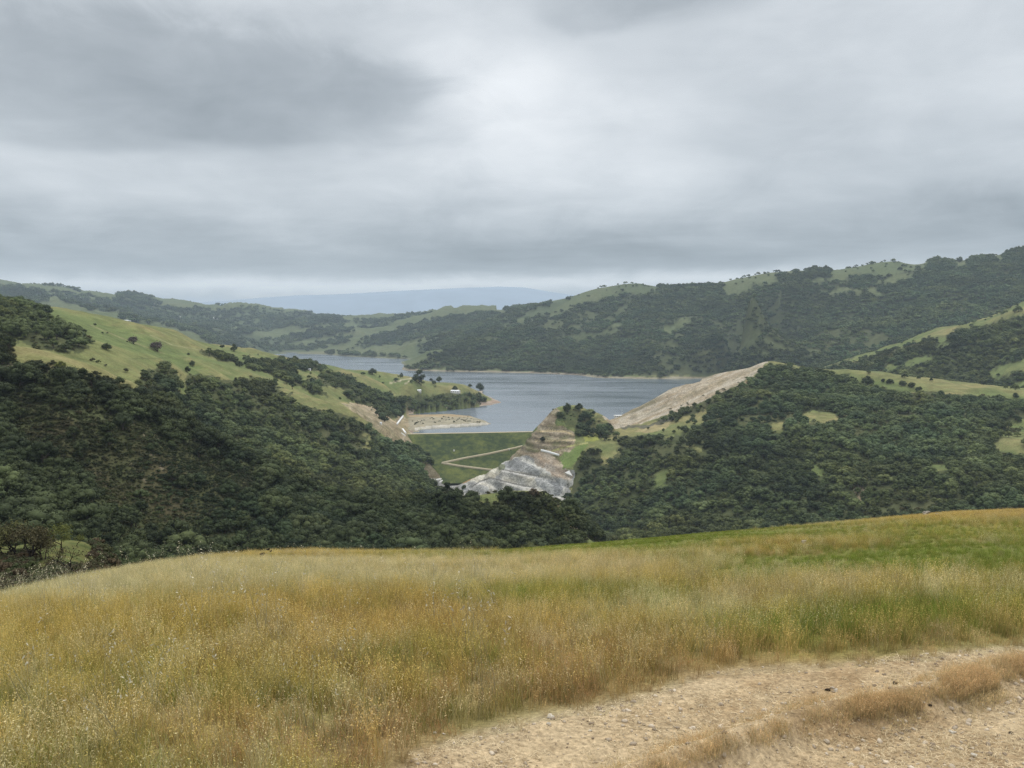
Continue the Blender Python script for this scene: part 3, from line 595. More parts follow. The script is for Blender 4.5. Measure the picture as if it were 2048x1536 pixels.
rk_m = (pip(PX, PY, ROCK) | pip(PX, PY, [(1108, 812), (1062, 868), (1008, 925), (1120, 930), (1152, 870)])) & (YY > 1180) & (YY < 1540) | pip(PX, PY, CUT) & (YY > 1480) & (YY < 1850) | pip(PX, PY, [(684, 806), (792, 846), (826, 884), (800, 897), (712, 826)]) & (YY > 1250) & (YY < 1680) | pip(PX, PY, [(820, 905), (960, 950), (930, 990), (850, 985)]) & (YY > 1300) & (YY < 1580)
f_attr(me, 'rock', rk_m.ravel())
tag(link('hills', me, [m_hill]), 'rolling green and wooded hills around the reservoir valley', kind='structure')

# the lake
m_lake, N_, b_ = principled('lake_water', .22, .5)
pos = N_.node('ShaderNodeNewGeometry').outputs['Position']
wv = N_.noise(N_.vm('MULTIPLY', pos, (.0022, .009, .01)), 1.0, 3, .5); wv2 = N_.noise(pos, .22, 4, .6)
N_.l.new(N_.mix(wv, (.100, .124, .146), (.138, .163, .186)), b_.inputs['Base Color'])
N_.l.new(N_.rng(wv, .35, .65, .14, .28), b_.inputs['Roughness'])
bp = N_.node('ShaderNodeBump'); bp.inputs['Strength'].default_value = .06; bp.inputs['Distance'].default_value = .3
N_.l.new(wv2, bp.inputs['Height']); N_.l.new(bp.outputs[0], b_.inputs['Normal'])
lv = []; 
for d in (1645, 1800, 2000, 2600, 3400, 4600, 6200):
    for u in (-.36, -.12, .08, .2, .38): lv.append((max(u * d, -620) if d < 2600 else u * d, d, LAKE))
me = mesh_np('lake', np.array(lv), grid_faces(7, 5)); tag(link('lake', me, [m_lake]), 'grey-blue reservoir water between the hills', kind='structure')

# mountain at the horizon, the pale blue of haze put into its surface colour
mu = np.linspace(-.62, .62, 260); prof = [(-400, 640), (300, 615), (430, 603), (520, 596), (600, 591), (700, 587), (760, 584), (860, 579), (940, 575), (1000, 573), (1050, 575), (1100, 584), (1160, 592), (1260, 600), (1400, 612), (2400, 640)]
ux = np.array([ray(p, q)[0] for p, q in prof]); tx = np.array([ray(p, q)[1] for p, q in prof])
rows = []
for k, (d, f) in enumerate(((16500, -.25), (17500, .25), (18500, .62), (19500, .88), (20500, 1.0), (22000, .7), (24000, .1))):
    z = np.interp(mu, ux, tx) * 20500; z = (z + 230) * f - 230 + 28 * fbm(mu * 22 + 3 * k, np.full_like(mu, d / 1700.), 130, 4) * (1 if f < 1 else .5)
    rows.append(np.stack([mu * d, np.full_like(mu, d), z], -1))
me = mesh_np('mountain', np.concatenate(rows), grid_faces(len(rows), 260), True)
tag(link('mountain', me, [simple_mat('mountain_haze_tint', (.30, .36, .44), .95, .10, .0015, .0)]), 'pale blue mountain ridge far beyond the lake', kind='structure')

# ------------------------------------------------------------------ the meadow in front, with its track
cr_px = [-700, -300, 0, 60, 130, 230, 330, 430, 520, 640, 760, 900, 1024, 1200, 1400, 1600, 1800, 1900, 2048, 2400, 2900]
cr_py = [1330, 1245, 1186, 1172, 1156, 1137, 1118, 1106, 1100, 1097, 1096, 1092, 1087, 1075, 1058, 1044, 1028, 1019, 1014, 1000, 985]
cr_u = np.array([ray(p, q)[0] for p, q in zip(cr_px, cr_py)]); cr_t = np.array([ray(p, q)[1] for p, q in zip(cr_px, cr_py)]) 
cd_u = np.array([-1.3, -.67, -.45, -.2, 0, .3, .67, 1.3]); cd_d = np.array([18, 23, 31, 46, 58, 76, 96, 110.])
_d = np.interp(cr_u, cd_u, cd_d); cr_t = cr_t - (.24 + .26 * sm(_d, 25, 60)) / _d
Z0 = -1.5
def meadow_base(X, Y):
    u = X / Y
    dc = np.interp(u, cd_u, cd_d); tcst = np.interp(u, cr_u, cr_t)
    a = tcst - 2 * Z0 / dc; b = Z0 / dc ** 2
    dl = dc * 2.0
    z = Z0 + a * Y + b * Y * Y
    s_end = a + 2 * b * dl; z_end = Z0 + a * dl + b * dl * dl
    return np.where(Y > dl, z_end + (Y - dl) * np.minimum(s_end, -.33), z), dc
TRACK = [(790, 1560), (850, 1512), (960, 1474), (1080, 1444), (1190, 1424), (1300, 1398), (1390, 1366), (1500, 1346), (1700, 1334), (1900, 1315), (2048, 1302), (2300, 1288), (3200, 1250), (3200, 2400), (400, 2400)]
BERM = [(1180, 1600), (1330, 1540), (1500, 1478), (1640, 1440), (1760, 1412), (1860, 1396), (1960, 1362), (2060, 1340), (2200, 1318)]
def near_line(px, py, pts):
    m_ = np.full(np.shape(px), 1e9)
    for (x0, y0), (x1, y1) in zip(pts[:-1], pts[1:]):
        L2 = (x1 - x0) ** 2 + (y1 - y0) ** 2; tp = np.clip(((px - x0) * (x1 - x0) + (py - y0) * (y1 - y0)) / L2, 0, 1)
        m_ = np.minimum(m_, np.hypot(px - x0 - tp * (x1 - x0), (py - y0 - tp * (y1 - y0)) * 2.0))
    return m_
def track_mask(px, py): 
    jx_ = px + 40 * fbm(px / 60, py / 28, 141, 4); jy_ = py + 15 * fbm(px / 60, py / 28, 143, 4)
    return pip(jx_, jy_, TRACK)
def meadow_z(X, Y):
    z, dc = meadow_base(X, Y)
    px, py = project(X, Y, z)
    inn = pip(px, py, TRACK) * sm(near_line(px, py, TRACK[:13]), 0, 150); on = inn
    bm = np.exp(-(near_line(px, py, BERM) / 46) ** 2)
    z = z + inn * (.11 * bm - .10 * (1 - bm))
    z = z + .05 * fbm(X / 1.7, Y / 1.7, 151, 4) * (1 - .75 * on) + .25 * fbm(X / 9, Y / 9, 157, 3) * sm(Y, 8, 20) * (1 - sm(Y / dc, .7, 1.0)) + .016 * (1 - .4 * on) * fbm(X / .35, Y / .35, 159, 3)
    return z
MU, MV = 620, 420
mu = np.linspace(-1.15, 1.15, MU); mv = np.exp(np.interp(np.arange(MV), [0, 60, 300, 419], np.log([1.2, 3.6, 22, 150])))
MUU, MVV = np.meshgrid(mu, mv); MX = MUU * MVV; MZ = meadow_z(MX, MVV); MPX, MPY = project(MX, MVV, MZ)
on_t = track_mask(MPX, MPY) & (MVV < 30)
# where the grass is green, golden, rusty or pale (patches lie on the ground)
PATCH = [ # px, py, half width, half height, (green, gold, rust, pale)
 (1900, 1120, 300, 26, (1.6, 0, 0, 0)), (1780, 1098, 170, 12, (.9, 0, 0, 0)), (1950, 1062, 170, 14, (.6, .2, 0, 0)), (1300, 1075, 330, 20, (1.3, 0, 0, 0)), (1050, 1098, 260, 10, (1.0, .1, 0, 0)),
 (1480, 1156, 120, 22, (1.0, 0, 0, 0)), (1900, 1236, 190, 46, (1.1, .1, 0, 0)), (1600, 1262, 190, 30, (.85, .1, 0, 0)), (1180, 1205, 200, 26, (.7, .1, 0, 0)), (1010, 1345, 60, 16, (.9, 0, 0, 0)), (860, 1330, 120, 30, (.5, .3, 0, 0)),
 (1740, 1030, 240, 9, (0, .6, .45, 0)), (2000, 1024, 150, 10, (0, .6, .5, .2)), (1620, 1090, 160, 11, (0, .5, .6, .2)), (1500, 1106, 120, 7, (0, .4, .5, .2)), (600, 1110, 150, 8, (0, .8, .15, .2)), (830, 1102, 120, 8, (.7, .3, 0, .1)), 
 (1050, 1140, 320, 16, (0, .3, .2, .8)), (700, 1150, 300, 26, (.1, .1, 0, .9)), (380, 1165, 260, 28, (.25, .1, 0, .8)), (120, 1190, 200, 26, (.45, 0, 0, 1.0)), (1700, 1190, 260, 22, (0, .4, .25, .5)), (1300, 1160, 120, 14, (0, .4, .4, .3)),
 (760, 1255, 200, 36, (0, .9, .8, .1)), (1000, 1262, 250, 26, (0, .9, .6, .2)), (480, 1255, 260, 40, (.15, .9, .4, .1)), (120, 1275, 220, 44, (.3, .9, .2, .1)), (560, 1330, 260, 40, (.15, .4, .7, .3)), (200, 1370, 260, 60, (.35, .8, .1, .3)),
 (480, 1400, 200, 36, (.6, .6, 0, .2)), (1290, 1330, 230, 40, (.05, .3, .8, .2)), (1150, 1390, 240, 34, (.1, .3, .9, .1)), (820, 1400, 160, 40, (.2, .4, .6, .1)), (690, 1490, 160, 50, (0, .1, 1.2, .25)), (300, 1490, 220, 40, (.1, .5, .6, .3)), (60, 1480, 160, 60, (.35, .8, .2, .2)),
 (1560, 1320, 160, 18, (.1, .8, .4, .2)), (1440, 1345, 120, 14, (0, .4, .8, .1)), (1330, 1235, 120, 24, (.5, .2, 0, .7)), (1700, 1300, 200, 14, (.4, .5, .2, .1))]
GC = np.array([[.185, .245, .038], [.500, .375, .105], [.405, .255, .120], [.585, .520, .310]])
def patch_w(px, py, X, Y):
    wx = px + 34 * fbm(X / 2.3, Y / 2.3, 161, 4) * np.clip(12 / Y, .3, 3); wy = py + 12 * fbm(X / 2.3, Y / 2.3, 163, 4) * np.clip(12 / Y, .4, 2.2)
    nz = fbm(X / 1.1, Y / 1.1, 165, 4)
    Wt = np.stack([np.full(np.shape(px), a) for a in (.52, .32, .14, .26)], -1)
    for x, y, sx, sy, q_ in PATCH:
        g = np.exp(-((wx - x) / sx) ** 2 - ((wy - y) / sy) ** 2)
        Wt = Wt + g[..., None] * np.array(q_) * 4.0
    Wt[..., 0] *= np.clip(1 + .9 * nz, .1, 3); Wt[..., 2] *= np.clip(1 - .8 * nz, .1, 3); Wt[..., 3] *= np.clip(1 + .5 * fbm(X / .7, Y / .7, 167, 3), .1, 3)
    return Wt / Wt.sum(-1, keepdims=True)
Wm = patch_w(MPX, MPY, MX, MVV); mcol = (Wm @ GC) * .62
mn = fbm(MX / .25, MVV / .25, 171, 4); mn2 = fbm(MX / 1.2, MVV / 1.2, 173, 4)
dirt = mixc(mixc(np.broadcast_to(np.array([.395, .295, .18]), mcol.shape), np.array([.49, .395, .265]), ncl(.5 + .9 * mn2 + .5 * mn, 0, 1)), np.array([.30, .215, .125]), ncl(.05 - .6 * mn2 - .7 * mn, 0, 1))
me_d = near_line(MPX, MPY, TRACK[:13]); on_s = np.where(on_t, 1.0, np.exp(-(me_d / 40) ** 2) * .7 * (MVV < 30))
mcol = mixc(mcol, dirt * .85, on_s * ~on_t)
dirt = dirt * np.array([.95, .91, .84])
mcol = np.where(on_t[..., None], dirt, mixc(mcol, np.array([.20, .145, .08]), ncl(.3 + .8 * mn, 0, 1) * .4 * (1 - on_s)))
m_mead, N_, b_ = principled('meadow_soil', .95, .05)
a_ = N_.node('ShaderNodeAttribute', attribute_name='Col'); pos = N_.node('ShaderNodeNewGeometry').outputs['Position']
fn = N_.noise(pos, 26, 6, .7); fn2 = N_.noise(pos, 5, 5, .6)
N_.l.new(N_.vm('SCALE', a_.outputs['Color'], scale=N_.m('MULTIPLY', N_.rng(fn, .3, .7, .5, 1.42), N_.rng(fn2, .3, .7, .82, 1.18))), b_.inputs['Base Color'])
bp = N_.node('ShaderNodeBump'); bp.inputs['Strength'].default_value = .8; bp.inputs['Distance'].default_value = .02
N_.l.new(fn, bp.inputs['Height']); N_.l.new(bp.outputs[0], b_.inputs['Normal'])
mf = grid_faces(MV, MU); MP = np.stack([MX, MVV, MZ], -1).reshape(-1, 3); tr_f = on_t.ravel()[mf].sum(1) >= 2
for nm, sel, lab in (('meadow', ~tr_f, 'sloping meadow ground falling away from the viewer'), ('dirt_track', tr_f, 'pale tan dirt track with ruts at the lower right')):
    fs = mf[sel]; used, inv = np.unique(fs, return_inverse=True)
    me = mesh_np(nm, MP[used], inv.reshape(-1, 4), True); col_attr(me, 'Col', mcol.reshape(-1, 3)[used])
    tag(link(nm, me, [m_mead]), lab, kind='structure')

# ------------------------------------------------------------------ instancing for what nobody could count
def scatter(name, proto_objs, P3, yaw, scl, idx, tint=None, label=None, tilt=None):
    """one object whose points carry copies of the prototypes"""
    pc = bpy.data.collections.new(name + '_kinds')
    for k, po in enumerate(proto_objs):
        for c_ in list(po.users_collection): c_.objects.unlink(po)
        po.name = '%s_kind_%02d' % (name, k); pc.objects.link(po)
    me = bpy.data.meshes.new(name); me.vertices.add(len(P3)); me.vertices.foreach_set('co', np.asarray(P3, np.float32).ravel())
    rot = np.zeros((len(P3), 3), np.float32); rot[:, 2] = yaw
    if tilt is not None: rot[:, :2] = tilt
    a = me.attributes.new('rot', 'FLOAT_VECTOR', 'POINT'); a.data.foreach_set('vector', rot.ravel())
    s3 = np.asarray(scl, np.float32); s3 = np.repeat(s3[:, None], 3, 1) if s3.ndim == 1 else s3
    a = me.attributes.new('scl', 'FLOAT_VECTOR', 'POINT'); a.data.foreach_set('vector', s3.ravel())
    i_attr(me, 'kind_index', idx)
    if tint is not None: col_attr(me, 'tint', tint)
    o = link(name, me)
    ng = bpy.data.node_groups.new(name + '_scatter', 'GeometryNodeTree')
    ng.interface.new_socket('Geometry', in_out='INPUT', socket_type='NodeSocketGeometry'); ng.interface.new_socket('Geometry', in_out='OUTPUT', socket_type='NodeSocketGeometry')
    n = ng.nodes; l = ng.links
    gi = n.new('NodeGroupInput'); go = n.new('NodeGroupOutput'); ip = n.new('GeometryNodeInstanceOnPoints'); ci = n.new('GeometryNodeCollectionInfo')
    ci.inputs['Collection'].default_value = pc; ci.inputs['Separate Children'].default_value = True; ci.inputs['Reset Children'].default_value = True
    def na(nm, typ):
        q_ = n.new('GeometryNodeInputNamedAttribute'); q_.data_type = typ; q_.inputs['Name'].default_value = nm; return q_.outputs['Attribute']
    l.new(gi.outputs[0], ip.inputs['Points']); l.new(ci.outputs[0], ip.inputs['Instance']); ip.inputs['Pick Instance'].default_value = True
    l.new(na('kind_index', 'INT'), ip.inputs['Instance Index'])
    e2r = n.new('FunctionNodeEulerToRotation'); l.new(na('rot', 'FLOAT_VECTOR'), e2r.inputs[0]); l.new(e2r.outputs[0], ip.inputs['Rotation'])
    l.new(na('scl', 'FLOAT_VECTOR'), ip.inputs['Scale']); l.new(ip.outputs[0], go.inputs[0])
    md = o.modifiers.new('scatter', 'NODES'); md.node_group = ng
    return tag(o, label, kind='stuff')

# ------------------------------------------------------------------ trees
def leaf_mat(name, ramp, var=.35, stand=False):
    m_, n, b = principled(name, .8, .12)
    oi = n.node('ShaderNodeObjectInfo'); cr = n.node('ShaderNodeValToRGB'); cr.color_ramp.interpolation = 'LINEAR'
    while len(cr.color_ramp.elements) < len(ramp): cr.color_ramp.elements.new(.5)
    for i, c in enumerate(ramp): cr.color_ramp.elements[i].position = i / (len(ramp) - 1); cr.color_ramp.elements[i].color = (*c, 1)
    n.l.new(oi.outputs['Random'], cr.inputs[0])
    tcx = n.node('ShaderNodeTexCoord').outputs['Object']; off = n.vm('SCALE', (9.0, 5.0, 3.0), scale=oi.outputs['Random'])
    v = n.noise(n.vm('ADD', tcx, off), 4.5, 4, .65)
    cq = n.vm('SCALE', cr.outputs[0], scale=n.rng(v, .28, .72, 1 - var, 1 + var))
    if stand: cq = n.vm('MULTIPLY', cq, n.node('ShaderNodeAttribute', attribute_name='tint', attribute_type='INSTANCER').outputs['Color'])
    n.l.new(cq, b.inputs['Base Color'])
    return m_
OAKS = [(.030, .040, .018), (.044, .058, .024), (.060, .076, .030), (.076, .094, .038), (.055, .070, .033), (.088, .104, .042), (.040, .052, .026)]
M_OAK = leaf_mat('oak_leaves', [tuple(.82 * q for q in c) for c in OAKS]); M_STAND = leaf_mat('woodland_leaves', OAKS, .35, True)
M_FAR = leaf_mat('far_oak_leaves', [(.036, .050, .024), (.052, .070, .032), (.078, .100, .045), (.045, .06, .03)], .25, True)
M_OLIVE = leaf_mat('olive_leaves', [(.120, .130, .040), (.150, .165, .045)])
M_BROWN = leaf_mat('brown_leaves', [(.075, .056, .034), (.095, .070, .038)])
M_PURPLE = leaf_mat('bare_twigs', [(.115, .085, .080), (.125, .10, .085)], .2)
CHAPS = [(.046, .056, .024), (.066, .080, .030), (.078, .070, .036), (.055, .072, .028), (.085, .085, .042)]
M_CHAP = leaf_mat('bush_leaves', CHAPS); M_BRUSH = leaf_mat('chaparral_leaves', CHAPS, .35, True)
M_BARK = simple_mat('oak_bark', (.10, .08, .065), .95, .3, 8.0, .05)
M_CHAR = simple_mat('burnt_bark', (.022, .018, .016), .95, .3, 8.0, .05)

def crown_arrays(r, lobes, quads, leaf, rx=.5, rz=.36, zc=.58, core=True, sparse=0.0):
    """leaf clumps spread through a lumpy crown; height of the tree = 1"""
    V, Fq = [], []
    d_ = r.normal(size=(lobes, 3)); d_ /= np.linalg.norm(d_, axis=1)[:, None]; d_[:, 2] = np.abs(d_[:, 2]) * 1.25 - .50
    lc = np.stack([d_[:, 0] * rx * r.uniform(.45, .82, lobes), d_[:, 1] * rx * r.uniform(.45, .82, lobes), zc + d_[:, 2] * rz * r.uniform(.55, .85, lobes)], 1)
    lr = r.uniform(.07, .25, lobes) * (rx / .5)
    per = quads // lobes
    for k in range(lobes):
        n = r.normal(size=(per, 3)); n /= np.linalg.norm(n, axis=1)[:, None]
        p = lc[k] + n * lr[k] * (r.uniform(.62 - sparse, 1.05, (per, 1)) + (r.uniform(size=(per, 1)) > .82) * r.uniform(.0, .55, (per, 1))) * np.array([1, 1, .85])
        nn = n + r.normal(size=(per, 3)) * .55 + np.array([0, 0, .25]); nn /= np.linalg.norm(nn, axis=1)[:, None]
        t_ = np.cross(nn, r.normal(size=(per, 3))); t_ /= np.linalg.norm(t_, axis=1)[:, None]; s_ = np.cross(nn, t_)
        L = leaf * r.uniform(.55, 1.35, (per, 1)); Wd = L * r.uniform(.5, .9, (per, 1)); bend = nn * L * r.uniform(-.25, .1, (per, 1))
        q4 = np.stack([p - t_ * L * .6, p + s_ * Wd * .55 + bend, p + t_ * L * .6, p - s_ * Wd * .55 + bend], 1)
        b0 = sum(len(x) for x in V); V.append(q4.reshape(-1, 3)); Fq.append(np.arange(per * 4).reshape(-1, 4) + b0)
    if core:                                                       # darker inner mass of twigs and leaves
        for k in range(lobes):
            th = np.linspace(0, 2 * math.pi, 7)[:-1]; rr = lr[k] * .62; rings = []
            for zq, rq in ((-.8, .5), (-.2, 1.0), (.45, .85), (.85, .3)):
                j = 1 + r.uniform(-.15, .15, 6); rings.append(np.stack([lc[k][0] + np.cos(th) * rr * rq * j, lc[k][1] + np.sin(th) * rr * rq * j, np.full(6, lc[k][2] + zq * rr)], 1))
            b0 = sum(len(x) for x in V); V.append(np.concatenate(rings))
            for a in range(3):
                for c in range(6): Fq.append(np.array([[b0 + a * 6 + c, b0 + a * 6 + (c + 1) % 6, b0 + a * 6 + 6 + (c + 1) % 6, b0 + a * 6 + 6 + c]]))
            Fq.append(np.array([[b0 + 18, b0 + 19, b0 + 20, b0 + 21], [b0 + 21, b0 + 22, b0 + 23, b0 + 18]]))
    return np.concatenate(V), np.concatenate(Fq)
def tube(path, radii, sides=6):
    V, Fq = [], []; path = [np.array(p, float) for p in path]
    for i, p in enumerate(path):
        d = path[min(i + 1, len(path) - 1)] - path[max(i - 1, 0)]; d = d / (np.linalg.norm(d) + 1e-9)
        a = np.cross(d, [0.31, .95, .1]); a /= np.linalg.norm(a) + 1e-9; b = np.cross(d, a)
        for k in range(sides):
            th = 2 * math.pi * k / sides; V.append(p + radii[i] * (a * math.cos(th) + b * math.sin(th)))
    for i in range(len(path) - 1):
        for k in range(sides): Fq.append([i * sides + k, i * sides + (k + 1) % sides, (i + 1) * sides + (k + 1) % sides, (i + 1) * sides + k])
    return np.array(V), np.array(Fq)
def join(parts):
    V, Fq, b0 = [], [], 0
    for v, f in parts: V.append(v); Fq.append(f + b0); b0 += len(v)
    return np.concatenate(V), np.concatenate(Fq)
def trunk_arrays(r, h=.55, rad=.035, limbs=5, reach=.3, sides=6):
    parts = [tube([(0, 0, -.06), (r.normal() * .01, r.normal() * .01, .12), (r.normal() * .03, r.normal() * .03, h * .6), (r.normal() * .05, r.normal() * .05, h)], [rad * 1.5, rad, rad * .7, rad * .35], sides)]
    for k in range(limbs):
        th = 2 * math.pi * (k + r.uniform(-.3, .3)) / limbs; z0 = h * r.uniform(.3, .6); e = reach * r.uniform(.7, 1.1)
        parts.append(tube([(0, 0, z0), (math.cos(th) * e * .5, math.sin(th) * e * .5, z0 + .10), (math.cos(th) * e, math.sin(th) * e, z0 + .24)], [rad * .6, rad * .42, rad * .15], 5))
    return join(parts)
def proto(name, cv_, tv_, cm, tm):
    (v1, f1), (v2, f2) = cv_, tv_; V, Fq = join([(v1, f1), (v2, f2)])
    me = mesh_np(name, V, Fq, False, np.concatenate([np.zeros(len(f1)), np.ones(len(f2))])); o = bpy.data.objects.new(name, me); me.materials.append(cm); me.materials.append(tm); return o
NK = 10
R_ = [np.random.default_rng(100 + k) for k in range(40)]
crowns, trunks = [], []
for k in range(NK):
    r = R_[k]; rx = (.34, .40, .46, .5, .54, .58, .62, .68, .44, .52)[k]; rz = r.uniform(.36, .52)
    crowns.append(crown_arrays(r, int(r.integers(20, 34)), 2000, .052, rx, rz, .52)); trunks.append(trunk_arrays(r))
near_protos = [proto('oak_%d' % k, crowns[k], trunks[k], M_STAND, M_BARK) for k in range(NK)]
far_protos = [proto('far_oak_%d' % k, crown_arrays(R_[20 + k], 9, 170, .15, R_[20 + k].uniform(.45, .6), .42, .50, True), trunk_arrays(R_[20 + k], limbs=2, sides=4), M_FAR, M_BARK) for k in range(5)]
crown_me = []; trunk_me = []
for k in range(NK):
    c_ = mesh_np('oak_crown', *crowns[k]); c_.materials.append(M_OAK); crown_me.append(c_)
    t_ = mesh_np('oak_trunk', *trunks[k]); t_.materials.append(M_BARK); trunk_me.append(t_)

def visible(u, d, ztop, slack=0.0):
    """can the top of something at (u, d) be seen over the ground in front of it?"""
    tm = sample(runmax, u, d * .985); return ztop / d > tm - slack
# candidate spots: jittered grid in the world, cell size grows with distance
cand = []
for d0, d1, cell in ((235, 700, 7.4), (690, 1150, 10.4), (1150, 1800, 11.6), (1800, 2700, 13.0), (2700, 4300, 17.5), (4300, 6200, 22.0), (6200, 9300, 28.0)):
    ys = np.arange(d0, d1, cell); xs = np.arange(-.74 * d1, .74 * d1, cell); gx, gy = np.meshgrid(xs, ys)
    gx = (gx + rng.uniform(-.48, .48, gx.shape) * cell).ravel(); gy = (gy + rng.uniform(-.48, .48, gy.shape) * cell).ravel()
    ok = (np.abs(gx / gy) < .74) & (gy >= d0) & (gy < d1); gx, gy = gx[ok], gy[ok]
    gz = sample(ZZ, gx / gy, gy); px, py = project(gx, gy, gz)
    dn = wood_density(px, py, gy); dn0 = dn
    if d0 >= 690:                                          # a few trees stray into the clearings
        for poly, a_, b_ in CLEAR[1:]: dn = np.where(pip(px, py, poly) & (gy > a_) & (gy < b_), np.maximum(dn, .055), dn)
    stray = (dn0 == 0) & (dn > 0)
    if d0 >= 4300: dn = np.maximum(dn, (sample(far_g, gx / gy, gy) > .62) * .45 * (px < 1000) * (gz > LAKE + 12))
    thin = .5 + .5 * fbm(gx / (cell * 3.5), gy / (cell * 3.5), 201, 3)
    thin2 = .5 + .5 * fbm(gx / (cell * 14), gy / (cell * 14), 203, 3)
    spv = sample(spur, gx / gy, gy); bare = sm(spv, .78, .95) * (.82 if d0 > 2600 else .7) * (0 if d0 < 690 else 1)
    ok = (dn > 0) & (rng.uniform(size=len(gx)) < dn * np.where(stray, 1, np.clip(.12 + 1.6 * thin + .7 * thin2 - bare, .03, 1.0)))
    gx, gy, gz, px, py, stray = gx[ok], gy[ok], gz[ok], px[ok], py[ok], stray[ok]
    h = cell * rng.uniform(.66, 1.08, len(gx)) * (1 + .70 * rng.uniform(size=len(gx)) ** 3) * (.85 + .35 * thin2[ok])
    h = h * (1.15 if d0 < 600 else 1.0); up = .62 * h * F / gy; ok = (wood_density(px, py - up, gy) > 0) | (gy > 4300) & (px < 1000) | stray
    h = np.where(stray, h * .7, h)
    ok = ok & visible(gx / gy, gy, gz + h) & (gz > LAKE + 2 if d0 > 1600 else gz > -400)
    cand.append(np.stack([gx[ok], gy[ok], gz[ok], h[ok], px[ok], py[ok]], 1))
cand = np.concatenate(cand)
# the chaparral slope carries few trees and many bushes
CHAP = [(30, 780), (150, 830), (280, 845), (420, 895), (520, 955), (480, 1010), (330, 1070), (220, 1010), (120, 940), (30, 900)]
inch = pip(cand[:, 4], cand[:, 5], CHAP) & (cand[:, 1] < 690)
cand = cand[~inch | (rng.uniform(size=len(cand)) < .16)]
print('trees', len(cand), [int(((cand[:, 1] > a) & (cand[:, 1] < b)).sum()) for a, b in ((0, 700), (700, 1800), (1800, 2700), (2700, 4300), (4300, 9900))])

